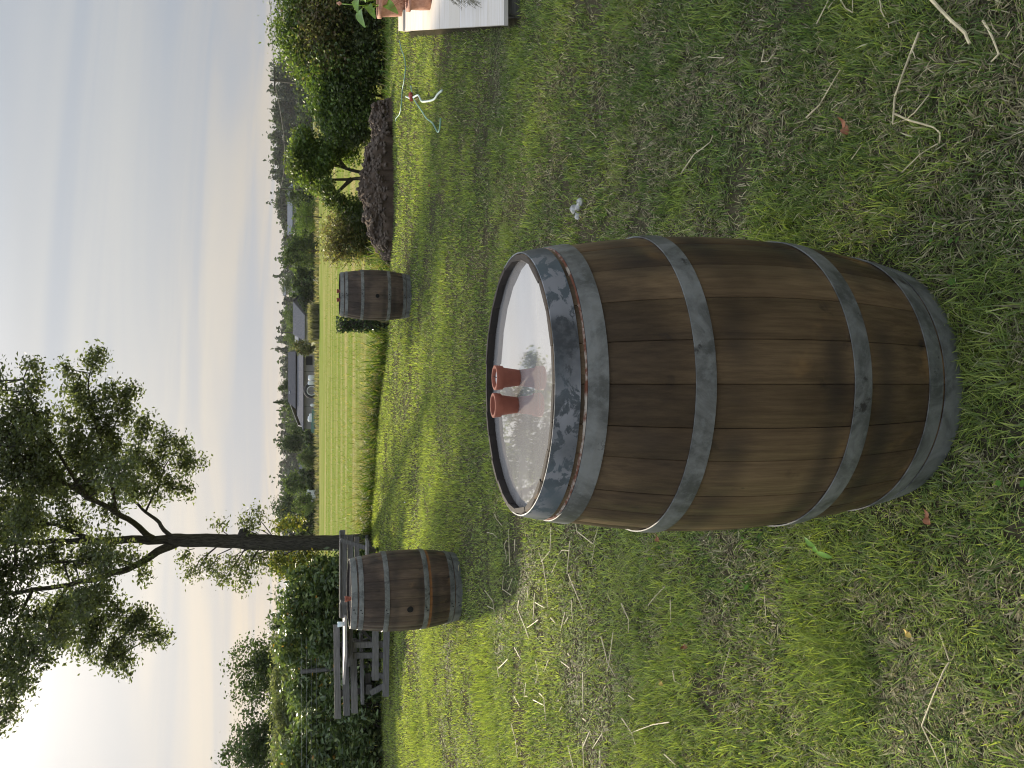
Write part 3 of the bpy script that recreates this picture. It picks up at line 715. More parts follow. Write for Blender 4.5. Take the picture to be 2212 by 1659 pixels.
# leafy sprays: (v, y, depth, radius m, number of shoots)
SPR = [(165, 835, 0.3, .42, 12), (205, 785, .3, .32, 8), (215, 762, .3, .20, 4), (143, 795, .2, .30, 5), (190, 880, 0.1, .52, 20), (240, 850, .2, .40, 10), (282, 850, .3, .32, 8), (270, 895, 0.4, .40, 11), (230, 925, 0.2, .62, 24), (310, 925, .8, .42, 11), (355, 935, 1.0, .25, 4),
       (150, 920, -0.4, .55, 17), (180, 985, -0.6, .65, 25), (245, 985, 0.2, .60, 23), (300, 985, 1.2, .48, 15), (350, 965, 1.4, .36, 9), (385, 960, 1.6, .26, 6), (395, 1000, 1.6, .38, 10), (340, 1015, 1.3, .50, 16), (410, 985, 1.6, .25, 5), (430, 1005, 1.6, .16, 3), (370, 1050, 1.2, .42, 12), (320, 1065, 1.1, .42, 12), (275, 1050, .9, .52, 17), (200, 1045, -0.6, .55, 19), (400, 1060, 1.2, .22, 5),
       (40, 885, -1.3, .50, 13), (70, 830, -1.4, .36, 9), (72, 796, -1.4, .24, 5), (15, 930, -1.6, .60, 22), (70, 925, -1.2, .60, 20), (5, 835, -1.5, .18, 3), (100, 905, -1.2, .25, 5), (110, 955, -1.1, .25, 6), (90, 980, -1.2, .48, 13), (60, 1010, -1.4, .55, 17), (120, 1030, -1.1, .45, 12), (140, 1075, 0.2, .45, 11), (20, 1000, -1.9, .55, 17), (60, 1080, 1.1, .55, 16), (10, 1090, 1.3, .55, 16), (240, 1100, -0.4, .38, 9), (150, 1120, 0.6, .42, 10),
       (90, 1135, 1.0, .50, 13), (30, 1150, .6, .55, 15), (180, 1205, -1.4, .42, 11), (120, 1210, -1.5, .50, 14), (60, 1225, -1.7, .52, 15), (0, 1230, -1.8, .60, 18), (240, 1190, -.9, .32, 7), (290, 1200, -0.8, .30, 5), (310, 1245, -.4, .20, 4),
       (210, 1290, -0.2, .48, 13), (170, 1330, 0.1, .55, 18), (215, 1350, .3, .50, 17), (190, 1385, .4, .48, 14), (245, 1395, .6, .42, 12), (280, 1360, .5, .40, 12), (310, 1340, .4, .36, 10), (330, 1370, .5, .36, 10), (355, 1378, .5, .14, 3), (270, 1430, .6, .36, 8), (235, 1430, .5, .30, 7), (300, 1330, .3, .26, 7), (255, 1310, .0, .30, 7), (130, 1370, -1.3, .42, 11), (140, 1310, -1.1, .42, 10),
       (90, 1330, -.8, .50, 13), (50, 1370, -.6, .52, 15), (20, 1320, -1.0, .55, 16), (20, 1400, -.5, .52, 15), (65, 1410, -1.6, .42, 11), (50, 1450, -1.0, .36, 9), (20, 1480, -.4, .40, 10), (5, 1440, -.5, .42, 11), (100, 1430, -1.5, .14, 3), (35, 1525, -.3, .28, 6), (10, 1545, -.3, .24, 5), (0, 1575, -.3, .12, 2), (60, 1480, -.4, .26, 5)]
# crown above the frame (it shades the lawn)
for v in (-60, -130, -210, -300):
    wdt = {-60: 330, -130: 310, -210: 250, -300: 150}[v]
    for k in range({-60: 11, -130: 10, -210: 8, -300: 5}[v]):
        yy = 1150 - wdt + 2 * wdt * (k + random.random()) / {-60: 11, -130: 10, -210: 8, -300: 5}[v]
        for s2 in (0, 1): SPR.append((v + random.uniform(-30, 30), yy, random.uniform(-2.4, 2.4), .68, 22))
for k in range(26): SPR.append((random.uniform(20, 280), random.uniform(900, 1380), random.choice((-1, 1)) * random.uniform(1.5, 3.0), .5, 9))
nodes = [(p, 0.5) for P, R in limbs[1:] for p in P]
NP = np.array([tuple(p) for p, _ in nodes])
TW = MB(); LP, LS, LC = [], [], []
def spray(v, y, dy, r, ns, cols, node=None, leaf=(0.062, 0.118)):
    c = AT(v, y, TY + dy)
    if node is None:
        d = np.linalg.norm(NP - np.array(c), axis=1); a = Vector(NP[int(np.argmin(d))])
    else: a = node
    mid = a.lerp(c, 0.5) + Vector((random.uniform(-.08, .08), random.uniform(-.08, .08), random.uniform(0, .12)))
    ln = (c - a).length
    TW.tube([a, mid, c], [min(0.028, 0.010 + ln * 0.008), 0.010, 0.006], 5, False)
    for s_ in range(ns):
        th = random.uniform(0, 2 * pi); ph = math.acos(random.uniform(-0.75, 1)); rr = r * random.uniform(0.45, 1.12)
        d_ = Vector((sin(ph) * cos(th), sin(ph) * sin(th) , cos(ph) * 0.9))
        e_ = c + d_ * rr
        if s_ % 3 == 0: TW.tube([c, c + d_ * rr * 0.55 + Vector((0, 0, 0.02)), e_], [0.006, 0.004, 0.0025], 4, False)
        k = random.randint(24, 36)
        t = RNG.uniform(0.25, 1.08, k)
        p = np.array(c)[None] + np.array(d_)[None] * rr * t[:, None] + RNG.normal(0, 0.10, (k, 3))
        LP.append(p); LS.append(RNG.uniform(*leaf, k)); LC.append(pal(cols, k) * random.uniform(0.8, 1.2))
for s_ in SPR: spray(*s_[:4], int(s_[4] * 1.5), OAK)
# shoots growing from the trunk
YEL = [(0.12, 0.14, 0.045), (0.155, 0.17, 0.05), (0.09, 0.12, 0.04), (0.21, 0.19, 0.05)]
for v, y, dy, r, ns, node in ((400, 1205, 0, .20, 4, (420, 1185)), (430, 1225, 0, .26, 6, (470, 1180)), (410, 1245, 0, .16, 3, (470, 1180)), (460, 1225, -.2, .30, 7, (500, 1185)), (485, 1255, -.2, .24, 5, (530, 1185)), (500, 1215, 0, .30, 8, (540, 1185)), (530, 1235, -.2, .32, 8, (560, 1185)), (525, 1262, 0, .16, 3, (560, 1185)), (560, 1215, 0, .34, 10, (590, 1185)), (545, 1200, .2, .26, 6, (590, 1185)),
                              (475, 1130, 0, .14, 3, (500, 1160)), (530, 1130, 0, .24, 6, (565, 1160)), (555, 1115, 0, .22, 5, (590, 1160)), (545, 1140, .1, .22, 5, (590, 1160))):
    spray(v, y, dy, r, ns, OAK[1:] + YEL[:1], AT(node[0], node[1], TY), (0.06, 0.10))
for v, y, dy, r, ns, node in ((600, 1210, 0, .34, 9, (640, 1185)), (625, 1225, -.1, .34, 9, (650, 1185)), (650, 1212, 0, .32, 8, (670, 1185)), (680, 1205, 0, .26, 6, (690, 1185)), (600, 1195, .2, .26, 6, (640, 1185)), (640, 1235, .2, .3, 7, (660, 1185)),
                              (620, 1135, 0, .22, 5, (660, 1160)), (645, 1130, 0, .20, 5, (680, 1160)), (600, 1140, 0, .2, 4, (640, 1160))):
    spray(v, y, dy, r, ns, YEL, AT(node[0], node[1], TY), (0.06, 0.11))
TW.build('twigs', MT['bark'], tree)
V, F, K = leaf_quads(np.concatenate(LP), np.concatenate(LS), 0.52, np.concatenate(LC), 0.25, 0.15)
tag(np_mesh('crown', V, F, K, MT['leaf'], tree), kind='stuff')

# ------------------------------------------------------------------ bushes, hedge and small trees
def shrub(name, label, cat, Y, blobs, cols, leaf=(0.05, 0.09), asp=0.55, n_per=900, mat='leaf', stems=(), group=None, clump=0.2, shell=0.5, w=None, sr=0.03, gap=1.0):
    """blobs: (v centre, y centre, v half, y half, depth offset, depth half in m)"""
    c0 = AT(blobs[0][0], blobs[0][1], Y); root = empty(name, (0, 0, 0), label, cat, group)
    Ps, Ks = [], []
    for bl in blobs:
        v, y, vh, yh, dy, dh = bl[:6]; k = Y + dy
        c = AT(v, y, k); rx = yh * k / F_PX; rz_ = vh * k / F_PX
        n_ = int(n_per * (bl[6] if len(bl) > 6 else 1.0))
        p, sh = blob_points(c, (rx, dh, rz_), n_, shell, clump)
        cc = pal(bl[7] if len(bl) > 7 else cols, n_, w) * sh[:, None]
        ok = p[:, 2] > 0.0
        Ps.append(p[ok]); Ks.append(cc[ok])
    P = np.concatenate(Ps); K_ = np.concatenate(Ks)
    V, F, K2 = leaf_quads(P, RNG.uniform(*leaf, len(P)), asp, K_, 0.35)
    tag(np_mesh('crown', V, F, K2, MT[mat], root), kind='stuff')
    mb = MB()
    if stems:
        for st in stems:
            P_ = [AT(a[0], a[1], Y + (a[2] if len(a) > 2 else 0)) for a in st]
            n_ = len(P_); mb.tube(P_, [sr * (1 - 0.7 * i / max(1, n_ - 1)) for i in range(n_)], 7)
    else:
        for bl in blobs:
            c = AT(bl[0], bl[1], Y + bl[4])
            for k in range(3):
                b0 = Vector((c.x + random.uniform(-.15, .15), c.y + random.uniform(-.1, .1), -0.02))
                mb.tube([b0, b0.lerp(c, 0.55) + Vector((random.uniform(-.08, .08), 0, 0)), c + Vector((random.uniform(-.2, .2), random.uniform(-.2, .2), 0.1))], [sr, sr * 0.7, sr * 0.3], 6)
    mb.build('trunk' if cat == 'tree' else 'stems', MT['bark'], root, True)
    return root
LAU = [(0.080, 0.115, 0.050), (0.105, 0.145, 0.060), (0.140, 0.180, 0.070), (0.20, 0.235, 0.085), (0.42, 0.22, 0.05)]
lw = [0.33, 0.33, 0.22, 0.11, 0.01]
hb = []
for y, vt in ((1225, 668), (1255, 632), (1285, 612), (1320, 606), (1355, 606), (1395, 614), (1435, 622), (1480, 628), (1525, 632), (1570, 634), (1615, 622), (1655, 612), (1710, 610), (1770, 612), (1840, 612)):
    vm = (vt + 822) / 2
    hb.append((vt + 48, y, 52, 34, 0.6, 0.5, 1.0)); hb.append((vt + 115, y + random.uniform(-10, 10), 60, 36, 0.2, 0.5, 1.0)); hb.append((785, y, 48, 34, 0.3 if y < 1500 else -0.2, 0.45, 0.7))
shrub('laurel_hedge', 'glossy dark green laurel hedge behind the weathered wooden benches', 'hedge', 15.6, hb, LAU, (0.10, 0.17), 0.42, 900, 'laurel', clump=0.24, shell=0.6, w=lw)
WIL = [(0.14, 0.155, 0.09), (0.11, 0.13, 0.07), (0.17, 0.18, 0.105)]
shrub('willow_bush', 'pale grey green bushes showing above the laurel hedge behind the wire fence', 'bush', 19.5,
      [(622, y, 34, 45, random.uniform(-.3, .6), 0.6) for y in (1400, 1460, 1520, 1580, 1640, 1700)], WIL, (0.08, 0.14), 0.34, 2600)
# wire fence standing in the hedge
fr = empty('wire_fence', (0, 0, 0), 'wire fence with grey post rising among the laurel leaves', 'fence')
FY = 15.7
p0 = AT(651, 1451, FY)
for k, yy in enumerate((1451, 1730)):
    p = AT(651, yy, FY); mb = MB(); mb.tube([(p.x, p.y, -0.1), (p.x, p.y, p0.z + 0.02)], 0.042, 10); mb.build('post', MT['grey_wood'], fr)
for vv in (651, 661.7, 671.6, 682.5, 702, 713):
    a, b = AT(vv, 1375, FY), AT(vv, 1760, FY); mb = MB()
    mb.tube([a + Vector((0, -0.05, 0)), AT(vv + 1, 1451, FY) + Vector((0, -0.05, 0)), b + Vector((0, -0.05, 0))], 0.0022, 5); mb.build('wire', MT['wire'], fr)
GRN = [(0.060, 0.095, 0.024), (0.085, 0.125, 0.030), (0.12, 0.16, 0.04), (0.05, 0.075, 0.024)]
LGT = [(0.095, 0.125, 0.040), (0.125, 0.150, 0.055), (0.075, 0.10, 0.034)]
GRN = [(c[0] * 1.25, c[1] * 1.25, c[2] * 1.4) for c in GRN]
BRN = [(0.16, 0.12, 0.07), (0.12, 0.10, 0.05), (0.20, 0.19, 0.08), (0.10, 0.11, 0.045), (0.26, 0.25, 0.11)]
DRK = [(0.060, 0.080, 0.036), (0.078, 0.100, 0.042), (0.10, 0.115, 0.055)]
# thicket on the mound side
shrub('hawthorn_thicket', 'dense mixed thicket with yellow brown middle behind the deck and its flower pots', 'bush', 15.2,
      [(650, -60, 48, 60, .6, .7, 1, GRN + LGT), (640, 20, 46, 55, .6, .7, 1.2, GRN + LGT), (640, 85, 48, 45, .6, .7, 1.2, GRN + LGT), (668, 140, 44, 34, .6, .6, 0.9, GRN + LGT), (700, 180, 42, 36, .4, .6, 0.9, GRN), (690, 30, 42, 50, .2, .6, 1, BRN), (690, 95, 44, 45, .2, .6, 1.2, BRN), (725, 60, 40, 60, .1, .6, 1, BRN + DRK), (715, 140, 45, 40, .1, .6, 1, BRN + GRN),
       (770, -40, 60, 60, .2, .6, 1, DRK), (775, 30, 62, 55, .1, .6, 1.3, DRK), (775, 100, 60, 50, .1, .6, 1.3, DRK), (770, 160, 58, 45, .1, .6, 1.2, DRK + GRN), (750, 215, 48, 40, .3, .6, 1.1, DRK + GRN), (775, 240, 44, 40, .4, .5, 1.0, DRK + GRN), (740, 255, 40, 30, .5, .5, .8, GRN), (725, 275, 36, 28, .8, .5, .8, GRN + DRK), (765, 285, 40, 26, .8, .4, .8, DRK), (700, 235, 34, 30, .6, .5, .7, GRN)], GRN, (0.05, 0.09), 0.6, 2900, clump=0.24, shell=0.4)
shrub('apple_tree', 'small twin stemmed fruit tree behind the soil mound', 'tree', 17.0,
      [(648, 335, 32, 36, 0, .6, 1.2), (665, 375, 36, 38, .1, .6, 1.2), (660, 300, 34, 26, 0, .5, .9), (690, 345, 34, 44, -.1, .6, 1.2, GRN), (700, 400, 28, 24, 0, .5, .7), (720, 320, 36, 36, 0, .5, .9, DRK + GRN), (735, 300, 34, 26, -.1, .5, .7, DRK + GRN), (715, 425, 26, 22, .1, .4, .45, LGT), (735, 440, 22, 20, .1, .4, .35, LGT), (640, 360, 22, 24, 0, .5, .6, LGT), (755, 330, 26, 30, 0.2, .4, .5, GRN)], LGT + GRN, (0.05, 0.09), 0.6, 2000,
      stems=(((842, 372), (790, 375, 0), (760, 368), (735, 360), (690, 352), (655, 345)), ((842, 376), (790, 384), (750, 388), (715, 388), (680, 384)), ((760, 386), (735, 410), (715, 430)), ((745, 362), (720, 330), (700, 310))), clump=0.2, shell=0.3, sr=0.05)
shrub('twiggy_bush', 'brownish twiggy bush between the fruit tree and the barrel by the ivy post', 'bush', 17.2,
      [(735, 500, 42, 42, 0, .6, 1.0, BRN), (775, 490, 42, 45, 0, .6, 1.4, DRK), (770, 535, 40, 36, 0, .5, 1.1, DRK + BRN), (730, 540, 36, 30, .1, .5, .7, BRN), (755, 450, 40, 28, .1, .5, .8, GRN), (790, 455, 34, 30, 0, .5, .8, DRK), (800, 525, 26, 38, 0, .4, .8, DRK)], BRN, (0.045, 0.08), 0.5, 2800, clump=0.24, shell=0.4, sr=0.022)
# bare twigs sticking out of it
mb = MB()
for k in range(14):
    a = AT(760, 520 + random.uniform(-40, 40), 17.2); e_ = AT(random.uniform(700, 745), random.uniform(540, 590), 17.2 + random.uniform(-.3, .3))
    mb.tube([a, a.lerp(e_, .5) + Vector((random.uniform(-.08, .08), 0, random.uniform(0, .08))), e_], [0.010, 0.006, 0.003], 5, False)
tb = empty('bare_twigs', (0, 0, 0), 'bare brown twigs reaching from the twiggy bush towards the barrel', 'twigs'); mb.build('twig', MT['bark'], tb)

# ivy covered post
ip = AT(835, 703, 14.25); ip.z = 0
iv = empty('ivy_post', ip, 'short wooden post wrapped in ivy beside the grey brown barrel', 'post')
mb = MB(); mb.tube([(0, 0, -0.05), (0.01, 0, 0.4), (-0.005, 0, 0.86)], [0.085, 0.08, 0.075], 12); mb.build('post_core', MT['bark'], iv, True)
n = 900; a = RNG.uniform(0, 2 * pi, n); z = RNG.random(n) ** 0.8 * 0.92; rr = 0.09 + 0.045 * RNG.random(n) + np.where(z > 0.78, 0.02, 0)
V, F, K = leaf_quads(np.stack([rr * np.cos(a), rr * np.sin(a), z], 1), RNG.uniform(0.035, 0.065, n), 0.8, pal([(0.045, 0.075, 0.03), (0.07, 0.10, 0.045), (0.035, 0.055, 0.025)], n))
tag(np_mesh('ivy', V, F, K, MT['laurel'], iv), kind='stuff')

# ------------------------------------------------------------------ soil mound
top = [(840, 214), (806, 238), (803, 262), (802, 310), (789, 322), (786, 341), (783, 367), (776, 407), (783, 437), (790, 456), (781, 474), (792, 492), (804, 516), (810, 536), (822, 552), (832, 562), (846, 572)]
ys_ = np.array([t[1] for t in top]); vs_ = np.array([t[0] for t in top])
MY = 13.75
N1, N2 = 170, 60
uu = np.linspace(212, 574, N1); vv = np.linspace(-1, 1, N2)
U, S = np.meshgrid(uu, vv, indexing='ij')
topz = np.array([max(0.0, AT(np.interp(u, ys_, vs_), u, MY).z) for u in uu])
xw = np.array([AT(800, u, MY).x for u in uu])
base = np.sqrt(np.clip(1 - S ** 2, 0, 1)) ** 0.75
Xm = np.repeat(xw[:, None], N2, 1); Ym = MY + S * (0.25 + topz[:, None] * 0.85)
nz = (fbm(Xm * 1.0, Ym * 1.0, 0.26) - 0.5) * 0.17 + (vnoise(Xm, Ym, 0.07) - 0.5) * 0.075 + (vnoise(Xm + 5, Ym, 0.035) - 0.5) * 0.03
Zm = base * topz[:, None] + nz * np.clip(topz[:, None] * 3, 0, 1) * np.clip(base * 2, 0, 1) - 0.02
Ym = Ym + ((fbm(Xm * 1.0, Zm * 1.3 + 9, 0.22) - 0.5) * 0.30 + (vnoise(Xm, Zm + 4, 0.06) - 0.5) * 0.07) * np.clip(topz[:, None] * 3, 0, 1)
Xm = Xm + (vnoise(Xm, Ym + 50, 0.08) - 0.5) * 0.05
idx = np.arange(N1 * N2).reshape(N1, N2)
fc = np.stack([idx[:-1, :-1], idx[:-1, 1:], idx[1:, 1:], idx[1:, :-1]], -1).reshape(-1, 4)
cm = np.array([0.105, 0.078, 0.058]) * (0.65 + 0.7 * fbm(Xm * 2, Ym * 2, 0.2).reshape(-1, 1))
md = np_mesh('soil_mound', np.stack([Xm, Ym, Zm], -1).reshape(-1, 3), fc, cm, MT['soil'])
tag(md, 'long heap of dug brown soil in front of the fruit tree', 'soil heap')
# loose clods lying on it
def lump(mb, c, r, sd):
    rd = np.random.default_rng(sd); P = []
    for i in range(5):
        for j in range(7):
            ph = pi * i / 4; th = 2 * pi * j / 7
            k = r * rd.uniform(0.75, 1.2); P.append((c[0] + k * sin(ph) * cos(th), c[1] + k * sin(ph) * sin(th), c[2] + k * 0.75 * cos(ph)))
    F_ = [(i * 7 + j, (i + 1) * 7 + j, (i + 1) * 7 + (j + 1) % 7, i * 7 + (j + 1) % 7) for i in range(4) for j in range(7)]
    mb.add(P, F_)
ct = MB(); kc = 0
for k in range(1000):
    i = random.randrange(4, N1 - 4); j = int(30 * random.random() ** 1.6)
    if topz[i] < 0.06 and random.random() < .7: continue
    lump(ct, (Xm[i, j], Ym[i, j], Zm[i, j] + 0.005), random.uniform(0.012, 0.045), k); kc += 1
cl_ = ct.build('clods', None, md); cl_.data.materials.append(plain('clod_soil', (0.10, 0.076, 0.058), 0.95, 0, 0.35, 6)); tag(cl_, kind='stuff')

# ------------------------------------------------------------------ weathered benches and table
def board(root, name, v0, v1, ya, yb, Y, th=0.035, mat='grey_wood', dv=0.0, Yb=None):
    """horizontal board whose face towards us spans v0..v1 and runs from ya to yb (dv: drop of the far end)"""
    Yb = Y if Yb is None else Yb
    a, b, c, d = AT(v0, ya, Y), AT(v0 + dv, yb, Yb), AT(v1 + dv, yb, Yb), AT(v1, ya, Y)
    n_ = (b - a).cross(d - a).normalized(); n_ = n_ if n_.y > 0 else -n_
    mb = MB(); mb.poly([a, b, c, d], n_ * th); return mb.build(name, MT[mat], root)
def stick(root, name, v0, y0, v1, y1, w_px, Y, th=0.05, mat='grey_wood'):
    a, b = AT(v0, y0, Y), AT(v1, y1, Y); w = w_px * Y / F_PX
    mb = MB(); mb.bar(a, b, w, th, (0, 1, 0)); return mb.build(name, MT[mat], root)
BY = 13.4
bl = empty('garden_bench', (0, 0, 0), 'weathered grey bench with plank back against the laurel hedge', 'bench', 'weathered wooden benches')
board(bl, 'back_slat', 720, 733.5, 1350, 1553, BY + .55, dv=3); board(bl, 'back_slat', 739, 753, 1400, 1546, BY + .5, dv=3); board(bl, 'back_slat', 756, 770, 1380, 1541, BY + .45, dv=3)
board(bl, 'seat_slat', 779, 784, 1372, 1522, BY + .2, 0.14, dv=3)
board(bl, 'seat_slat', 777, 779.5, 1372, 1522, BY + .38, 0.14, dv=3)
for yy in (1395, 1500):
    stick(bl, 'back_post', 722, yy, 795, yy - 10, 11, BY + .62, .06, 'dark_wood')
stick(bl, 'leg', 800, 1497, 836, 1478, 11, BY + .1); stick(bl, 'leg', 802, 1455, 836, 1462, 11, BY + .3); stick(bl, 'leg', 790, 1488, 802, 1488, 20, BY + .25, .05, 'dark_wood')
board(bl, 'seat_support', 788, 800, 1455, 1500, BY + .3, 0.05, 'dark_wood')
tbx = empty('garden_table', (0, 0, 0), 'old wooden garden table with sunlit pale top between the benches', 'table', None)
# table top: boards coloured pale for the sun on them
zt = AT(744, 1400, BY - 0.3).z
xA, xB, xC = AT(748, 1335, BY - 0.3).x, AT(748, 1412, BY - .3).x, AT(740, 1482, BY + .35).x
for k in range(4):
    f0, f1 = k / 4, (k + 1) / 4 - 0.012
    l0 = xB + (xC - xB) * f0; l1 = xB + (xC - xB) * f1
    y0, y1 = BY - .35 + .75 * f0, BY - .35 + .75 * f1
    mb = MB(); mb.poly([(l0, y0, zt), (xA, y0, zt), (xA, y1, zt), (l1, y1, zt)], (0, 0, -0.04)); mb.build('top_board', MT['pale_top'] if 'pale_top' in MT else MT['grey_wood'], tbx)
stick(tbx, 'top_bearer', 757, 1355, 757, 1438, 9, BY - .2, .06, 'dark_wood')
for yy in (1393, 1416):
    stick(tbx, 'leg', 752, yy, 838, yy - 1, 11.5, BY - .12, .05)
board(tbx, 'cross_rail', 804, 818, 1340, 1470, BY - .22, 0.045, dv=0)
board(tbx, 'ground_runner', 829, 842, 1340, 1505, BY - .25, 0.06, dv=-2)
stick(tbx, 'brace', 770, 1350, 806, 1385, 6, BY + .1, .03, 'dark_wood')
br = empty('garden_bench', (0, 0, 0), 'weathered bench back of three boards with slanted post, half hidden by the brown barrel', 'bench', 'weathered wooden benches')
board(br, 'back_slat', 736, 749, 1156, 1335, BY - .1); board(br, 'back_slat', 751, 763, 1157, 1300, BY - .07); board(br, 'back_slat', 766, 776, 1160, 1300, BY - .04)
board(br, 'back_cap', 733, 736.5, 1148, 1335, BY - .12, 0.07)
board(br, 'end_block', 735, 746, 1147, 1157, BY - .1, 0.09)
stick(br, 'slanted_post', 735, 1166, 812, 1190, 8.5, BY - .2, .05); stick(br, 'slanted_post', 735, 1300, 835, 1320, 8.5, BY - .2, .05)
board(br, 'seat_slat', 792, 797, 1170, 1330, BY - .55, .3, 'grey_wood')
stick(br, 'leg', 795, 1200, 838, 1200, 9, BY - .3); stick(br, 'leg', 795, 1300, 838, 1300, 9, BY - .3)
# logs and broken boards at the foot of the trunk
for k, (v, y, a, ln, mt) in enumerate(((798, 1158, .3, .35, 'dark_wood'), (803, 1168, -.5, .3, 'grey_wood'), (806, 1180, .9, .3, 'dark_wood'))):
    c = G(v, y); mb = MB(); d_ = Vector((cos(a), sin(a) * .5, .18))
    mb.tube([c - d_ * ln * .5 + Vector((0, 0, .06)), c + Vector((0, 0, .07)), c + d_ * ln * .5 + Vector((0, 0, .09))], [.05, .055, .045], 8)
    tag(mb.build('log', MT[mt]), ('short dark log lying at the foot of the oak trunk', 'greyish split log next to the oak trunk foot', 'dark log end by the bench at the oak trunk foot')[k], 'log', 'logs at the foot of the oak')
# cup standing on the table
c = AT(739, 1336, BY - .1); mb = MB(); mb.lathe([(0.0001, 0), (.035, 0), (.046, .105), (.043, .105), (.033, .006), (.0001, .006)], 24)
cup = mb.build('cup', MT['cup'], None, True); cup.location = (AT(740, 1366, BY - .1).x + .14, BY - .1, zt); tag(cup, 'pale translucent plastic cup standing on the old garden table', 'cup')

# ------------------------------------------------------------------ deck with flower pots
DZ = 0.12
dk = empty('wooden_deck', (0, 0, 0), 'low deck of wide pale boards at the lawn edge carrying flower pots', 'deck')
E0, E1 = G(1089, 54, DZ), G(865, 67, DZ)
def deck_x(y): return E0.x + (E1.x - E0.x) * (y - E0.y) / (E1.y - E0.y)
vlist = [1089, 1052.5, 1020, 993.6, 970, 949, 930, 914, 899, 886, 875]
for k in range(len(vlist) - 1):
    ya, yb = G(vlist[k], 60, DZ).y, G(vlist[k + 1], 60, DZ).y - 0.006
    xa, xb = deck_x(ya), deck_x(yb); dz = random.uniform(0, .002)
    mb = MB(); mb.poly([(xa, ya, DZ + dz), (8, ya, DZ + dz), (8, yb, DZ + dz), (xb, yb, DZ + dz)], (0, 0, -0.03)); mb.build('deck_board', MT['deck'], dk)
ya, yb = G(875, 60, DZ).y, E1.y
mb = MB(); mb.poly([(deck_x(ya), ya + .01, DZ + .03), (8, ya + .01, DZ + .03), (8, yb, DZ + .03), (deck_x(yb), yb, DZ + .03)], (0, 0, -.12)); mb.build('edge_beam', MT['deck'], dk)
mb = MB(); mb.bar((E0.x + .12, E0.y + .05, .04), (E1.x + .10, E1.y - .1, .04), .06, .09); mb.build('under_beam', MT['dark_wood'], dk)
mb = MB(); mb.bar((E0.x + .1, E0.y + .06, .04), (8, E0.y + .06, .04), .06, .09); mb.build('under_beam', MT['dark_wood'], dk)
def big_pot(loc, label, r0, r1, h, mat):
    root = empty('flower_pot', loc, label, 'flower pot', 'planted pots on the deck')
    mb = MB(); mb.lathe([(.0001, 0), (r0, 0), (r0 + (r1 - r0) * .45, h * .4), (r1 - .01, h * .84), (r1 + .012, h * .85), (r1 + .016, h), (r1 - .02, h), (r1 - .035, h * .80), (.0001, h * .80)], 44)
    o = mb.build('pot_body', mat, root, True)
    o.data.polygons.foreach_set('use_smooth', [(i % 8) in (1, 2, 4) for i in range(len(o.data.polygons))])
    mb = MB(); mb.lathe([(.0001, h * .85), (r1 * .5, h * .86), (r1 - .036, h * .82)], 24); mb.build('potting_soil', MT['soil_dark'] if 'soil_dark' in MT else MT['dark_wood'], root)
    return root
P1 = G(873, 6, DZ); big_pot(P1, 'round salmon terracotta pot with broad leaved plant at the far end of the deck', .17, .225, .36, MT['clay_pale'])
P2 = G(930, -14, DZ); big_pot(P2, 'squat rough clay pot with dry stems standing on the deck', .165, .195, .25, MT['clay_pale'])
def big_leaf(mb, base, tip, w, up, bend=0.1):
    a, b = Vector(base), Vector(tip); d = b - a; s_ = d.cross(Vector(up)).normalized(); n_ = s_.cross(d).normalized()
    st = 7; P = []
    for i in range(st + 1):
        t = i / st; c_ = a + d * t + n_ * (bend * sin(pi * t)) - n_ * (bend * .8 * t * t)
        ww = w * (sin(pi * min(1, t * .93 + .04)) ** .7) * (1.15 - .5 * t)
        P += [c_ - s_ * ww / 2 + n_ * ww * .22, c_, c_ + s_ * ww / 2 + n_ * ww * .22]
    mb.add(P, [(i * 3 + j, i * 3 + j + 1, i * 3 + j + 4, i * 3 + j + 3) for i in range(st) for j in (0, 1)])
pl = empty('arum_plant', P1 + Vector((0, 0, .29)), 'broad leaved green arum plant growing in the salmon pot', 'plant')
O = P1 + Vector((0, 0, .29))
for (sv, sy, bv, by, tv, ty, w, up) in ((815, 10, 786, 16, 784, 56, .17, (.2, -.5, 1)), (818, 12, 806, 22, 808, 36, .12, (0, -1, .6)), (812, 0, 790, 4, 800, -30, .16, (0, -.6, 1)), (815, 12, 830, 8, 858, 26, .14, (0, -1, .3)), (812, 6, 795, 14, 806, 30, .12, (.3, -1, .5)), (812, -8, 770, -20, 780, -60, .18, (0, -.5, 1)), (812, 0, 778, 0, 770, 24, .13, (.2, -.8, .7))):
    Y = P1.y - .1 + random.uniform(-.1, .1)
    s0, b0, t0 = AT(sv, sy, P1.y) - O, AT(bv, by, Y) - O, AT(tv, ty, Y - .1) - O
    mb = MB(); mb.tube([s0, s0.lerp(b0, .6) + Vector((0, 0, .02)), b0], [.008, .007, .005], 6)
    mb.build('leaf_stalk', MT['fresh_green'], pl, True)
    mb = MB(); big_leaf(mb, b0, t0, w, up, .05); mb.build('leaf', MT['arum'], pl, True)
mb = MB(); a = AT(815, 10, P1.y) - O; b = AT(738, 8, P1.y - .1) - O; mb.tube([a, a.lerp(b, .5) + Vector((-.02, 0, 0)), b], .006, 6); fs = mb.build('flower_stalk', MT['fresh_green'], pl, True)
mb = MB(); bb = AT(727, 6, P1.y - .1) - O; mb.tube([b, b.lerp(bb, .4), bb], [.008, .028, .006], 8); mb.build('flower_bud', MT['clay_pale'], pl, True)
dp = empty('dry_herb', P2 + Vector((0, 0, .2)), 'thin dry brown stems in the squat clay pot', 'plant')
mb = MB()
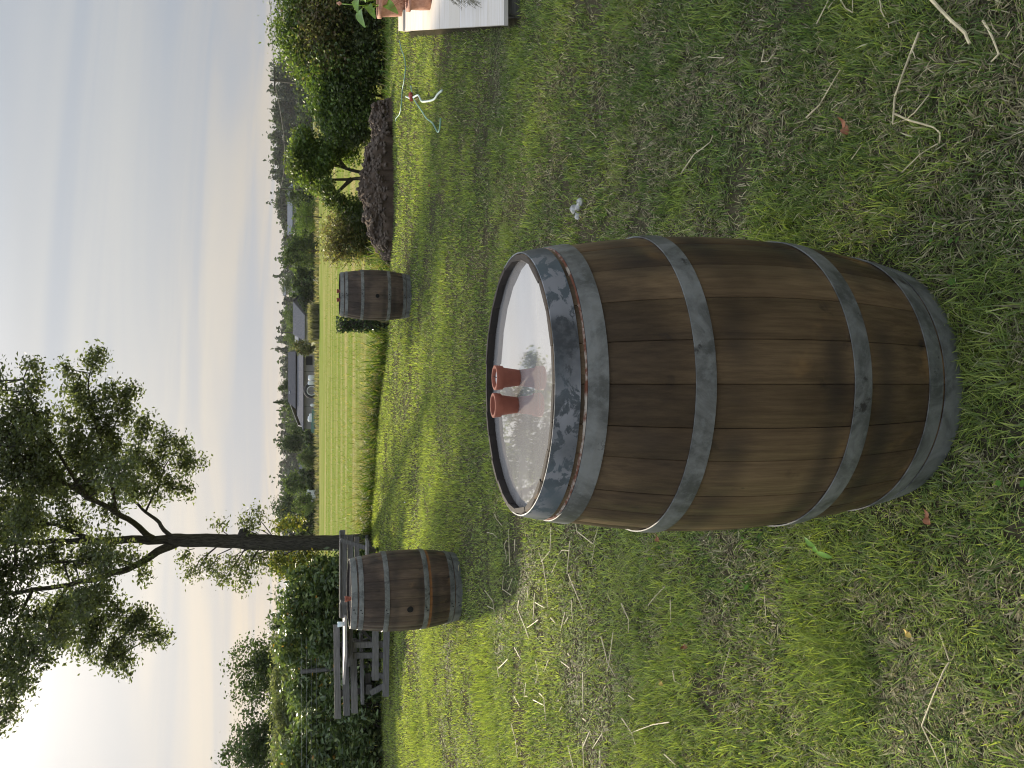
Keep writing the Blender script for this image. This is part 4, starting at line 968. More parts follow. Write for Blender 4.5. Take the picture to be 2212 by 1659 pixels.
for k in range(40):
    a = random.uniform(0, 2 * pi); r = random.uniform(.02, .13); L = random.uniform(.08, .28)
    b0 = Vector((r * cos(a), r * sin(a), 0)); e_ = b0 + Vector((cos(a) * L * .7, sin(a) * L * .7, L))
    mb.tube([b0, b0.lerp(e_, .5) + Vector((0, 0, .03)), e_], [.003, .002, .001], 4, False)
mb.build('stems', MT['dry_brown'], dp)
sg = empty('lavender_sprig', (0, 0, 0), 'dry lavender sprigs hanging over the pale deck boards', 'plant'); mb = MB()
for k in range(26):
    a = G(random.uniform(996, 1012), -30, DZ) + Vector((0, 0, random.uniform(.02, .22))); b = G(random.uniform(990, 1050), random.uniform(2, 22), DZ) + Vector((0, 0, random.uniform(.005, .05)))
    mb.tube([a, a.lerp(b, .5) + Vector((0, 0, .05)), b], [.003, .0022, .0012], 4, False)
    for j in range(4):
        p = a.lerp(b, random.uniform(.5, 1)); mb.tube([p, p + Vector((random.uniform(-.03, .02), random.uniform(-.02, .02), random.uniform(0, .02)))], [.0022, .0008], 3, False)
mb.build('sprig', plain('dry_grey_stems', (0.16, 0.15, 0.10), .8), sg)

# ------------------------------------------------------------------ hoses on the grass
def hz(pts, k=.1984, v0=576.0, y0=0.0): return [(v0 + a * k, y0 + b * k) for a, b in pts]
def smooth_line(P, per=5):
    out = []
    for i in range(len(P) - 1):
        p0, p1, p2, p3 = P[max(i - 1, 0)], P[i], P[i + 1], P[min(i + 2, len(P) - 1)]
        for k in range(per):
            t = k / per; out.append(0.5 * ((2 * p1) + (p2 - p0) * t + (2 * p0 - 5 * p1 + 4 * p2 - p3) * t * t + (3 * p1 - p0 - 3 * p2 + p3) * t ** 3))
    return out + [P[-1]]
def hose(pts, r, mat, label):
    P = smooth_line([G(v, y) + Vector((0, 0, .035 + r)) for v, y in pts]); mb = MB(); mb.tube(P, r, 8)
    return tag(mb.build('garden_hose', MT[mat], None, True), label, 'hose', 'pieces of old hose on the lawn')
hose(hz([(1475, 440), (1500, 540), (1535, 640), (1545, 740), (1530, 880), (1510, 990), (1500, 1130), (1480, 1240), (1440, 1290), (1437, 1320)]), .009, 'hose_green', 'long pale green hose stretched along the lawn near the thicket')
hose(hz([(1605, 940), (1625, 1030), (1650, 1100), (1720, 1200), (1780, 1290), (1850, 1345), (1905, 1440), (1930, 1400), (1940, 1290)]), .009, 'hose_green', 'green hose bent into a hook in front of the soil mound')
hose(hz([(1555, 1055), (1610, 1075), (1640, 1060), (1690, 1040), (1720, 1090), (1745, 1110), (1860, 1090), (1910, 1030), (1960, 990)]), .0125, 'hose_white', 'thick whitish hose piece crossing the green hooked hose')
c = G(*hz([(1632, 1052)])[0]); mb = MB(); mb.tube([c + Vector((-.06, 0, .07)), c + Vector((.05, .03, .075))], [.022, .026], 10); mb.tube([c + Vector((0, -.03, .06)), c + Vector((.01, .03, .1))], .012, 8)
tag(mb.build('hose_connector', MT['red_plastic']), 'small red connector where the two hoses cross', 'hose connector')

# ------------------------------------------------------------------ small things in the grass
for k, (v, y, r, lb) in enumerate(((1248, 452, .030, 'flat grey stone, topmost of the four on the lawn'), (1258, 447, .024, 'rounded pale stone in the middle of the stone cluster'), (1262, 437, .026, 'pale stone at the deck side of the stone cluster'), (1256, 468, .022, 'small dull stone at the barrel side of the stone cluster'))):
    c = G(v, y); mb = MB(); lump(mb, (c.x, c.y, .022), r, 900 + k); o = mb.build('stone', MT['stone']); tag(o, lb, 'stone', 'grey stones on the lawn')
def fallen(v, y, s_, rot, mat, label, lift=.035):
    c = G(v, y) + Vector((0, 0, lift)); d = Vector((cos(rot), sin(rot), .15)) * s_
    s_ *= .72; d *= .72; mb = MB(); big_leaf(mb, c - d * .5, c + d * .12, s_ * .5, (.5, -.3, 1), .22 * s_); big_leaf(mb, c - d * .1 + Vector((0, 0, .004)), c + d * .45 + Vector((.2 * s_, -.25 * s_, .01)), s_ * .4, (-.6, .2, 1), -.2 * s_); return tag(mb.build('fallen_leaf', MT[mat], None, True), label, 'leaf')
fallen(1848, 278, .065, .5, 'dry_brown', 'curled rust brown leaf near the big bent straw')
fallen(1444, 1471, .055, 1.2, 'dry_yellow', 'yellowish leaf lying among the straw left by the benches side')
fallen(1497, 1398, .06, 2.0, 'dry_brown', 'dark reddish leaf in the grass beside straw')
fallen(1436, 1160, .06, .9, 'dry_brown', 'pinkish brown leaf close to the large barrel flank')
fallen(2030, 1115, .05, .2, 'dry_brown', 'brown leaf in deep grass below the large barrel')
fallen(880, 1083, .07, .7, 'white_plastic', 'scrap of white feather on the lawn by the brown barrel')
fallen(935, 398, .09, .3, 'dry_brown', 'reddish scrap lying on sunlit lawn before the soil mound')
fallen(1985, 1364, .04, 1.0, 'dry_yellow', 'tiny yellow leaf in the thick grass corner')
mb = MB(); P = [G(1818, 1203) + Vector((0, 0, .03)), G(1800, 1190) + Vector((0, 0, .05)), G(1800, 1178) + Vector((0, 0, .06)), G(1792, 1162) + Vector((0, 0, .075))]
for i in range(3): big_leaf(mb, P[i], P[i + 1] + (P[i + 1] - P[i]) * .25, .016, (0, -.4, 1), .004)
tag(mb.build('grass_leaf', MT['fresh_green'], None, True), 'single broad bright green leaf blade curling beside the large barrel', 'leaf')

# straw
def straw(pts, r, label, group=None):
    P = [G(v, y) + Vector((0, 0, .016 + random.uniform(0, .022))) for v, y in pts]
    P = [p + Vector((0, 0, lawn_z(p.x, p.y))) for p in P]; P = [Vector((p.x, p.y, float(p.z))) for p in P]
    out = []
    for i in range(len(P) - 1):
        out.append(P[i]); out.append(P[i].lerp(P[i + 1], .5) + Vector((random.uniform(-.0015, .0015), random.uniform(-.0015, .0015), 0)))
    out.append(P[-1])
    n_ = len(out); mb = MB(); mb.tube(out, [r * .8 * (1 - .45 * i / n_) * random.uniform(.85, 1.15) for i in range(n_)], 6)
    return tag(mb.build('straw_stalk', MT['straw']), label, 'straw', group)
def zz(pts, v0, y0, k=.3306): return [(v0 + a * k, y0 + b * k) for a, b in pts]
NEAR = [([(0, 1140), (110, 1010), (190, 930), (215, 885)], .0030, 'long yellow straw pointing at the flank of the large barrel'),
        ([(845, 775), (920, 690), (1085, 468)], .0030, 'straight pale straw on the grass between the deck and the large barrel'),
        ([(1640, 225), (1500, 530), (1450, 640), (1440, 820), (1520, 790), (1600, 750), (1695, 630)], .0034, 'longest pale straw, folded into a sharp V'),
        ([(1470, 755), (1580, 800), (1700, 840), (1745, 880), (1735, 940), (1630, 1020), (1525, 1135)], .0032, 'pale straw curved like a hook crossing the V shaped one'),
        ([(945, 170), (1015, 0)], .0026, 'short slanting straw beside the folded straw pair at the picture border'),
        ([(1075, 0), (1110, 65), (1175, 95), (1172, 0)], .0026, 'thin straw folded into a square U at the picture border'),
        ([(1030, 65), (1045, 0)], .0022, 'very short straw inside the group at the picture border'),
        ([(1700, 0), (1850, 150), (1930, 230), (1960, 300)], .0058, 'thickest straw, split along its length'),
        ([(2040, 150), (2100, 260), (2170, 370), (2115, 420)], .0034, 'bent straw in the corner beyond the thickest straw'),
        ([(1375, 0), (1400, 90), (1400, 160), (1415, 195)], .0022, 'thin wavy straw next to the thickest straw'),
        ([(555, 330), (560, 410), (600, 410), (640, 360)], .0024, 'small whitish straw bent like a letter J'),
        ([(665, 760), (690, 850)], .0016, 'tiny straw splinter near the J shaped straw'),
        ([(500, 1565), (545, 1480)], .0024, 'short straw almost touching the large barrel'),
        ([(1590, 340), (1610, 400)], .0018, 'tiny straw spur at the long V shaped straw'),
        ([(1175, 1050), (1240, 960)], .0016, 'fine straw near the rust brown leaf')]
for p, r, lb in NEAR: straw(zz(p, 1481.2, 0), r, lb)
for p, r, lb in (([(1685, 770), (1755, 960), (1745, 1020), (1605, 1375), (1700, 1659)], .0028, 'very long zigzag straw in the thick grass below the large barrel'), ([(1610, 1380), (1720, 1500), (1770, 1659)], .0020, 'thin straw running beside the end of the zigzag straw'), ([(570, 530), (578, 705)], .0018, 'thin upright-lying straw in the clover patch'), ([(330, 870), (300, 1010), (280, 1070)], .0018, 'small bent straw near the reddish leaf')):
    straw(zz(p, 1481.2, 1110.4), r, lb)
for p, r, lb in (([(2040, 380), (2140, 385)], .002, 'short straw on shaded grass near the J shaped straw'), ([(1220, 850), (1265, 880), (1285, 905)], .003, 'white curved straw beyond the grey stones'), ([(1580, 695), (1610, 675)], .0034, 'stubby straw piece on shaded lawn'), ([(640, 890), (665, 830)], .004, 'straw bit on the shaded lawn before the soil mound')):
    straw(zz(p, 877.8, 0), r, lb)
LEFT = [[(1300, 0), (1310, 110), (1415, 195), (1445, 100)], [(1420, 200), (1395, 325)], [(1265, 175), (1245, 390)], [(1255, 238), (1200, 235), (1183, 265)], [(1255, 390), (1330, 625)], [(1050, 250), (1090, 330), (1100, 500), (1115, 608)], [(1035, 575), (1095, 610)], [(1170, 310), (1130, 380)], [(1140, 85), (1120, 240), (1075, 310)], [(850, 100), (850, 340)], [(840, 170), (815, 200), (840, 290)], [(905, 165), (890, 240)], [(700, 120), (745, 130), (775, 155)], [(765, 0), (765, 35), (808, 75)], [(805, 405), (800, 490), (870, 528)], [(865, 420), (840, 500)], [(685, 498), (740, 570), (765, 640)], [(700, 600), (755, 620)], [(975, 470), (970, 565)], [(1020, 515), (1015, 690)], [(930, 560), (920, 620), (970, 740), (990, 810)], [(1040, 690), (985, 740)], [(1185, 760), (1225, 640)], [(1120, 678), (1170, 710)], [(1235, 675), (1215, 720)], [(1260, 560), (1265, 700)], [(1600, 580), (1640, 690), (1660, 770)], [(1885, 472), (1810, 550), (1790, 595)], [(1475, 797), (1520, 965), (1545, 1060)], [(1537, 750), (1520, 1020)], [(1945, 560), (1920, 710)], [(1190, 962), (1245, 1005)], [(1230, 910), (1255, 925)], [(1030, 955), (1048, 1050), (1040, 1105)], [(1115, 950), (1085, 1030)], [(895, 870), (930, 945)], [(860, 945), (790, 1005)], [(785, 990), (790, 1060)], [(1345, 1030), (1348, 1280)], [(975, 1100), (965, 1190), (995, 1190)], [(893, 1185), (940, 1255)], [(1030, 1210), (1095, 1250), (1105, 1350)], [(1070, 1165), (1100, 1200), (1105, 1290)], [(1190, 1285), (1205, 1255)], [(1330, 1335), (1370, 1350)], [(890, 1365), (910, 1470), (930, 1590)], [(1390, 1415), (1345, 1520), (1345, 1659)], [(1475, 1430), (1400, 1530)], [(1605, 1330), (1660, 1425), (1715, 1500)], [(1955, 1352), (1830, 1370), (1670, 1425)], [(1245, 1510), (1290, 1659)], [(1465, 1540), (1465, 1659)], [(1955, 1020), (1985, 1085), (2010, 1110)], [(1915, 1560), (1980, 1630)], [(1660, 1180), (1695, 1210)], [(525, 335), (525, 500)]]
for p in LEFT:
    q_ = zz(p, 822.9, 1110.4); a = G(*q_[0]); b = G(*q_[-1]); d = a.y; L_ = sum((G(*q_[i + 1]) - G(*q_[i])).length for i in range(len(q_) - 1))
    shape = ('straight', 'bent', 'zigzag')[min(len(q_) - 2, 2)]; size = 'tiny' if L_ < .09 else 'short' if L_ < .18 else 'medium long' if L_ < .32 else 'long'
    side = 'towards the large barrel' if a.x > -.9 - .12 * d else 'amid the straw litter' if a.x > -1.1 - .27 * d else 'towards the sunny lawn corner'
    row = 'close to the brown barrel' if d > 5.4 else 'a step from the brown barrel' if d > 4.2 else 'midway between the barrels' if d > 3.2 else 'beside the large barrel'
    straw(q_, .0016 + .00055 * d, size + ' ' + shape + ' dry straw ' + row + ', ' + side, 'loose straw between the large and the brown barrel')

# ------------------------------------------------------------------ far side of the field
def far_tree(label, v0, v1, y0, y1, Y, cols, n=1100, name='tree', nb=9, conifer=False, group='trees beyond the field', gapy=0.25, leaf=1.0):
    root = empty(name, (0, 0, 0), label, 'tree', group)
    a, b = AT(v0, y1, Y), AT(v1, y0, Y); cx = (a.x + b.x) / 2; hw = abs(b.x - a.x) / 2; z0, z1 = max(b.z, 0.0), a.z; H = z1 - z0
    Ps, Sh = [], []
    if conifer:
        z = z0 + H * RNG.random(n) ** 1.2; rr = hw * (1.05 - (z - z0) / H) * np.sqrt(RNG.random(n)); th = RNG.uniform(0, 2 * pi, n)
        Ps.append(np.stack([cx + rr * np.cos(th), Y + rr * np.sin(th), z], 1)); Sh.append(np.ones(n))
    else:
        for k in range(nb):
            t = (k + .5) / nb; zc_ = z0 + H * (0.10 + 0.70 * (k + random.random()) / nb); wf = math.sqrt(max(.1, 1 - ((zc_ - z0) / H * 1.7 - .8) ** 2))
            c = (cx + random.uniform(-.7, .7) * hw * wf, Y + random.uniform(-.6, .6) * hw, zc_)
            p, s_ = blob_points(c, (hw * random.uniform(.42, .62), hw * .55, H * random.uniform(.2, .30)), n // nb, .4, .25); Ps.append(p); Sh.append(s_ * random.uniform(.85, 1.15))
    P = np.concatenate(Ps); ok = P[:, 2] > .02; P = P[ok]; s_ = np.concatenate(Sh)[ok]
    sz = RNG.uniform(.055, .11, len(P)) * max(H, hw) * leaf
    V, F, K = leaf_quads(P, sz, .7, pal(cols, len(P)) * s_[:, None], .4)
    tag(np_mesh('crown', V, F, K, MT['far_leaf'], root), kind='stuff')
    mb = MB(); mb.tube([(cx, Y, -.1), (cx + .02 * H, Y, z0 + H * .35), (cx - .01 * H, Y, z0 + H * .75)], [H * .035, H * .025, H * .008], 7); mb.build('trunk', MT['bark'], root, True)
    return root
FG = [(0.060, 0.090, 0.030), (0.080, 0.112, 0.036), (0.10, 0.135, 0.045)]
FD = [(0.040, 0.060, 0.027), (0.052, 0.075, 0.032), (0.065, 0.090, 0.036)]
FL = [(0.10, 0.145, 0.04), (0.13, 0.17, 0.05), (0.08, 0.12, 0.035)]
FT = [(603, 676, 505, 577, 112, FD + FG, 'broad dark tree beyond the field behind the barrel by the ivy post'), (634, 680, 431, 505, 92, FL, 'rounded light green tree at the field edge behind the twiggy bush'), (632, 678, 733, 767, 118, BRN + FG, 'brownish bush like tree between the two grey barns'),
      (603, 640, 822, 858, 165, FD, 'dark round tree rising behind the long barn roof'), (610, 674, 870, 950, 150, FD + FG, 'wide dark tree at the end of the long barn'), (602, 674, 930, 975, 140, FD, 'very dark tall tree beyond the long barn end'), (640, 680, 968, 1014, 120, FG, 'low round tree left of the very dark one'.replace('left of', 'beside')),
      (608, 678, 1010, 1068, 130, FG + FL, 'broad green tree in the middle of the far tree row'), (633, 680, 1060, 1112, 118, FL, 'bright green rounded tree near the white van'), (584, 660, 1065, 1146, 165, FD, 'tall dark tree towering behind the bright green one'), (615, 682, 1118, 1160, 125, FG, 'green tree partly behind the oak trunk'),
      (575, 650, 1195, 1245, 90, FG, 'grey green tree seen past the oak trunk shoots'), (580, 640, 1320, 1368, 60, FG, 'small thin tree above the laurel hedge'),
      (497, 690, 1358, 1520, 45, FG + FD, 'tall airy tree above the hedge, the one closer to the oak'), (486, 690, 1482, 1695, 42, FD, 'tall dark tree above the hedge, the one farther from the oak'), (520, 660, 1655, 1790, 44, FD, 'dark tree at the picture border above the hedge'),
      (608, 640, 655, 712, 190, FL + FG, 'light green tree behind the gabled barn ridge'), (612, 640, 700, 762, 200, FG, 'green tree behind the gap between the barns'), (606, 630, 595, 640, 210, FD, 'dark tree line piece behind the white house'), (615, 655, 400, 440, 140, FG + FD, 'dark tree behind the light green rounded tree')]
for v0, v1, y0, y1, Y, cols, lb in FT:
    big = Y < 50
    far_tree(lb, v0, v1, y0, y1, Y, cols, 12000 if big else 3200, leaf=.42 if big else .8, nb=24 if big else 12)
far_tree('pointed conifer above the long barn end', 591, 640, 860, 878, 158, FD, 500, 'conifer_tree', conifer=True)
far_tree('thin spiky conifer beside the pointed one', 597, 640, 880, 893, 160, FG, 300, 'conifer_tree', conifer=True)
# field border strip of dry grass
n = 9000; x = RNG.uniform(-75, 95, n); y = RNG.uniform(112, 124, n) + np.clip(x, -40, 40) * .05
V, F, K = blades(np.stack([x, y, np.full(n, -.03)], 1), RNG.uniform(.4, 1.0, n), RNG.uniform(.10, .22, n), RNG.uniform(0, 2 * pi, n), np.abs(RNG.normal(.3, .2, n)), RNG.uniform(.1, .5, n), pal([(0.19, 0.165, 0.11), (0.23, 0.195, 0.135), (0.15, 0.14, 0.08), (0.10, 0.11, 0.05)], n), 2)
tag(np_mesh('dry_border_grass', V, F, K, MT['grass']), 'strip of tall dry grass along the far edge of the field', 'grass', kind='stuff')
n = 1600; x = np.concatenate([RNG.uniform(AT(670, 735, 112).x, AT(670, 660, 112).x, n)]); y = RNG.uniform(110, 113, n)
V, F, K = blades(np.stack([x, y, np.full(n, -.03)], 1), RNG.uniform(1.0, 1.9, n), RNG.uniform(.12, .25, n), RNG.uniform(0, 2 * pi, n), np.abs(RNG.normal(.2, .15, n)), RNG.uniform(.1, .4, n), pal([(0.24, 0.215, 0.15), (0.19, 0.175, 0.11), (0.13, 0.13, 0.07)], n), 2)
tag(np_mesh('reed_grass', V, F, K, MT['grass']), 'tall pale reeds in front of the gabled barn', 'grass', kind='stuff')

# wooded rise far away: crowns packed so close that they read as one mass
def wood(label, segs, Y, cols, n, lf):
    Ps, Ks = [], []
    for v, y, w_ in segs:
        c = AT(v, y, Y + random.uniform(-15, 15)); rx = w_ * Y / F_PX; rz_ = max(2.0, c.z * .55)
        p, s_ = blob_points((c.x, c.y, c.z * .55), (rx, rx, c.z * .55), n, .45, .2); Ps.append(p); Ks.append(pal(cols, n) * s_[:, None] * random.uniform(.8, 1.2))
    P = np.concatenate(Ps); K = np.concatenate(Ks)
    V, F, K = leaf_quads(P, RNG.uniform(.7, 1.3, len(P)) * lf, .8, K, .4)
    return tag(np_mesh('distant_wood', V, F, K, MT['far_leaf']), label, 'wood', kind='stuff')
DW = [(0.042, 0.060, 0.030), (0.055, 0.075, 0.034), (0.036, 0.052, 0.028)]
wood('wooded rise on the skyline behind the thicket and fruit tree', [(random.uniform(594, 602) + max(0, (y - 380)) * .12, y, random.uniform(11, 18)) for y in range(130, 480, 9)] + [(random.uniform(612, 630), y, random.uniform(10, 16)) for y in range(150, 440, 11)], 440, DW, 700, 1.9)
wood('hedgerow trees in front of the wooded rise', [(random.uniform(643, 652), y, 12) for y in range(170, 430, 9)], 300, FG + DW, 700, 1.3)
wood('hedgerow in front of the long blue grey roof', [(random.uniform(636, 650), y, 14) for y in range(372, 640, 10)], 140, FG + FD, 800, .7)
wood('dark hedgerow between the long barn and the oak trunk', [(random.uniform(655, 665), y, 10) for y in range(940, 1215, 8)], 134, FD, 500, .55)
wood('low band of woodland on the skyline behind the barns', [(random.uniform(610, 620), y, random.uniform(8, 14)) for y in range(450, 1240, 9)] + [(random.uniform(630, 640), y, 12) for y in range(450, 1240, 14)], 480, DW, 420, 2.3)
# land swelling on the skyline
xs_h = np.linspace(-2200, 2200, 90); rows = []
for j, (yy, zf) in enumerate(((700, -1), (900, .55), (1300, 1.0), (2200, 1.2))):
    rows.append(np.stack([xs_h, np.full(90, yy), np.where(zf < 0, -1, zf * (14 + 12 * vnoise(xs_h, xs_h * 0 + 3, 500)))], 1))
P = np.concatenate(rows); idx = np.arange(360).reshape(4, 90); fc = np.stack([idx[:-1, :-1], idx[:-1, 1:], idx[1:, 1:], idx[1:, :-1]], -1).reshape(-1, 4)
tag(np_mesh('hills', P, fc, None, plain('far_hill', (0.06, 0.085, 0.05), .95, 0, .25, .01)), kind='structure')

# buildings
def pv(v, y, Y): return AT(v, y, Y)
def quad_part(root, name, pts, mat, th=(0, .12, 0)):
    mb = MB(); mb.poly(pts, th); return mb.build(name, MT[mat], root)
bn = empty('long_barn', (0, 0, 0), 'long grey barn with two tier sheet roof beyond the field', 'barn')
Y0 = 132.0
zE, zR, zM = pv(656, 800, Y0).z, pv(623, 800, Y0 + 9).z, pv(640, 800, Y0 + 4.5).z
xr, xl = pv(660, 764, Y0).x, pv(660, 927, Y0).x
pj = [764, 802.6, 844.8, 877.6, 927]
for k in range(4):
    a, b = pv(660, pj[k] + .4, Y0).x, pv(660, pj[k + 1] - .4, Y0).x
    mb = MB(); mb.box(((a + b) / 2, Y0 + .1, zE / 2), (abs(a - b), .2, zE)); mb.build('wall_panel', MT['barn_wall'], bn)
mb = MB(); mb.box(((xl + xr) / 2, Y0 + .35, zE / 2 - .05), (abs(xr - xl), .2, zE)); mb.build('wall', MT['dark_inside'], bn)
mb = MB(); mb.box((xl + .1, Y0 + 8, zE / 2), (.2, 15.0, zE)); mb.build('wall', MT['barn_wall'], bn)
mb = MB(); mb.box((xr - .1, Y0 + 8, zE / 2), (.2, 15.0, zE)); mb.build('wall', MT['barn_wall'], bn)
mb = MB(); mb.box((pv(668, 779, Y0).x, Y0 - .03, pv(668, 779, Y0).z), (18 * Y0 / F_PX, .06, 13 * Y0 / F_PX)); op = mb.build('door_shade_panel', MT['dark_inside'], bn)  # solid slab on the wall; the doorway's shade is its dark colour
# lower roof and upper roof
xeL, xeR = pv(652, 931, Y0 - .5).x, pv(656, 762, Y0 - .5).x
xmL, xmR = pv(638, 896, Y0 + 4.5).x, pv(640, 762, Y0 + 4.5).x
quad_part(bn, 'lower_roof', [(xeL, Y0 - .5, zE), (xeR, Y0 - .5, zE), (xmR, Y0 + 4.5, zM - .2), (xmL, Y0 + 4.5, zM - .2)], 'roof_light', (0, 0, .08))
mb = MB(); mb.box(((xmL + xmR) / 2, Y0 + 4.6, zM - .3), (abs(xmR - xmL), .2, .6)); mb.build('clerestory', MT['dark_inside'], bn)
xuL, xuR = pv(637, 883, Y0 + 4.3).x, pv(638, 759, Y0 + 4.3).x; xtL, xtR = pv(623, 868, Y0 + 9).x, pv(623, 760, Y0 + 9).x
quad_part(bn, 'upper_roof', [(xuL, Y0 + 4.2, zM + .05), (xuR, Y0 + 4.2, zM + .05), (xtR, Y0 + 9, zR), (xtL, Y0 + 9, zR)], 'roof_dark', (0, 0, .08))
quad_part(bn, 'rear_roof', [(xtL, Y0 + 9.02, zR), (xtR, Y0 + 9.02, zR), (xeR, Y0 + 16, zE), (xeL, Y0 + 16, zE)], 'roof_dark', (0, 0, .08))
mb = MB(); mb.poly([(xl + .3, Y0 + .2, zE), (xl + .3, Y0 + 4.4, zM - .3), (xtL, Y0 + 9, zR - .1), (xl + .3, Y0 + 15.8, zE)], (.15, 0, 0)); mb.build('gable', MT['barn_wall'], bn)
sk = pv(626, 848, Y0 + 8); mb = MB(); mb.box((sk.x, Y0 + 8.0, zM + (zR - zM) * .80 + .1), (.45, .5, .14)); mb.build('roof_vent', MT['white_plastic'], bn)
mb = MB(); mb.bar((xeL, Y0 - .55, zE - .03), (xeR, Y0 - .55, zE - .03), .12, .14); mb.build('gutter', MT['rubber'], bn)
# gabled barn
b1 = empty('gabled_barn', (0, 0, 0), 'grey roofed barn with dark ivy gable and low reeds in front', 'barn')
Y1 = 124.0
zr, ze = pv(634, 690, Y1 + 5).z, pv(659.5, 690, Y1).z
xg_r, xg_l = pv(634, 651, Y1 + 5).x, pv(634, 722, Y1 + 5).x; xe_r, xe_l = pv(659.5, 681, Y1).x, pv(659, 737, Y1).x
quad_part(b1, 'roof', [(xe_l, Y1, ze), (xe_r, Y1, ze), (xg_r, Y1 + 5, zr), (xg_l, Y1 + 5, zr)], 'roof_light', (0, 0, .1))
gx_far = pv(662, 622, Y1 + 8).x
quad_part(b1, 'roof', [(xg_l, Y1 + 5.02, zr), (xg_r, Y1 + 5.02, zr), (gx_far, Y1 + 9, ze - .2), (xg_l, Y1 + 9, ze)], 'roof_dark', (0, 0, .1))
quad_part(b1, 'gable_wall', [(xe_r, Y1 + .2, -.1), (xe_r, Y1 + .2, ze), (xg_r - .02, Y1 + 4.9, zr - .05), (gx_far, Y1 + 8.8, ze - .3), (gx_far, Y1 + 8.8, -.1)], 'dark_wood', (-.1, .3, 0))
quad_part(b1, 'front_wall', [(xe_l + .2, Y1 + .25, -.1), (xe_r - .05, Y1 + .25, -.1), (xe_r - .05, Y1 + .25, ze), (xe_l + .2, Y1 + .25, ze)], 'barn_wall', (0, .2, 0))
mb = MB(); mb.bar((xg_r, Y1 + 4.9, zr + .02), (gx_far + .1, Y1 + 8.9, ze - .18), .2, .12); mb.build('barge_board', MT['rubber'], b1)
quad_part(b1, 'roof_extension', [(pv(645, 742, Y1 + 3).x, Y1 + 3, pv(646, 720, Y1 + 3).z), (pv(645, 712, Y1 + 3).x, Y1 + 3, pv(646, 720, Y1 + 3).z), (pv(638, 712, Y1 + 6).x, Y1 + 6, pv(638, 720, Y1 + 6).z), (pv(638, 740, Y1 + 6).x, Y1 + 6, pv(638, 720, Y1 + 6).z)], 'blue_roof', (0, 0, .1))
iv2 = empty('ivy_bush', (0, 0, 0), 'ivy and scrub climbing the gable of the grey roofed barn', 'bush')
n = 900; t = RNG.random(n); s_ = RNG.random(n); xx = xe_r + (gx_far - xe_r) * t; yy = Y1 + 8.6 * t - .2; top_ = np.interp(t, [0, .5, 1], [ze * .9, zr * .85, ze * .7])
V, F, K = leaf_quads(np.stack([xx + RNG.normal(.2, .15, n), yy - .1, s_ * top_], 1), RNG.uniform(.25, .5, n), .8, pal(FD + [(0.11, 0.115, 0.07)], n)); tag(np_mesh('ivy', V, F, K, MT['far_leaf'], iv2), kind='stuff')
# white house, its roof, other far roofs
wh = empty('white_house', (0, 0, 0), 'white gabled house end showing between tree and gabled barn', 'house')
Yh = 150.0; apx = pv(637, 610, Yh); eL = pv(655, 629, Yh); eR = pv(655, 591, Yh)
quad_part(wh, 'gable_wall', [(eL.x, Yh, -.1), (eR.x, Yh, -.1), eR, apx, eL], 'white_wall', (0, .3, 0))
for e_ in (eL, eR): 
    mb = MB(); mb.poly([Vector((apx.x, Yh - .3, apx.z)), Vector((e_.x, Yh - .3, e_.z - .1)), Vector((e_.x, Yh + 10, e_.z - .1)), Vector((apx.x, Yh + 10, apx.z))], (0, 0, .2)); mb.build('roof', MT['roof_dark'], wh)
mb = MB(); mb.box((eL.x + 1.2, Yh - .05, 1.1), (1.0, .08, 1.1)); w_ = mb.build('window', MT['glass'], wh)
def far_roof(label, v0, v1, y0, y1, Y, mat, wall='white_wall', name='far_house'):
    r_ = empty(name, (0, 0, 0), label, 'building'); a, b = pv(v1, y1, Y), pv(v1, y0, Y); t_ = pv(v0, (y0 + y1) / 2, Y + 4).z
    quad_part(r_, 'roof', [(a.x, Y, a.z), (b.x, Y, b.z), (b.x - .4, Y + 4, t_), (a.x + .4, Y + 4, t_)], mat, (0, 0, .15))
    quad_part(r_, 'roof', [(a.x + .4, Y + 4.03, t_), (b.x - .4, Y + 4.03, t_), (b.x, Y + 8, b.z), (a.x, Y + 8, a.z)], mat, (0, 0, .15))
    mb = MB(); mb.box(((a.x + b.x) / 2, Y + 4, a.z / 2), (abs(a.x - b.x) - .6, 7.2, a.z - .05)); mb.build('wall', MT[wall], r_)
far_roof('blue roofed distant building on the skyline behind the white house', 611.5, 618, 616, 638, 330, 'blue_roof', 'barn_wall')
far_roof('red tiled roof among the trees of the wooded rise', 640, 646.5, 246, 318, 432, 'red_roof', 'barn_wall')
far_roof('long blue grey roof among trees behind the light green tree', 622, 633, 396, 505, 210, 'blue_roof', 'barn_wall')
far_roof('dull violet grey roof between trees beyond the long barn', 648, 672, 1000, 1040, 138, 'roof_light', 'barn_wall')
# things standing before the long barn
def tank(label, v0, v1, y0, y1, Y):
    a, b = pv(v1, y1, Y), pv(v1, y0, Y); t_ = pv(v0, y0, Y).z; w_ = abs(a.x - b.x); c = (a.x + b.x) / 2; z0 = 0.0
    root = empty('storage_tank', (c, Y, 0), label, 'tank', 'pale containers by the long barn')
    mb = MB(); mb.lathe([(.001, 0), (w_ / 2, .02), (w_ / 2, t_ * .82), (w_ * .42, t_ * .93), (w_ * .16, t_ * .96)], 16); mb.build('tank_body', MT['white_plastic'], root, True)
    mb = MB(); mb.lathe([(w_ * .15, t_ * .95), (w_ * .15, t_), (.001, t_)], 12); mb.build('lid', MT['barn_wall'], root)
tank('pale container before the barn, the one nearer its dark doorway', 665, 679, 810, 822, 129); tank('pale container between its twin and the big tyre', 664, 679, 823, 832, 128.5); tank('small white drum between tyre and green trailer', 670, 680, 872, 878, 128); tank('tall white container standing behind the green trailer', 664, 680, 898, 911, 129.4); tank('low white container leaning by the tall one', 667, 680, 893, 898.5, 129.2)
c = pv(672, 844, 128.8); rt = 13 * 128.8 / F_PX
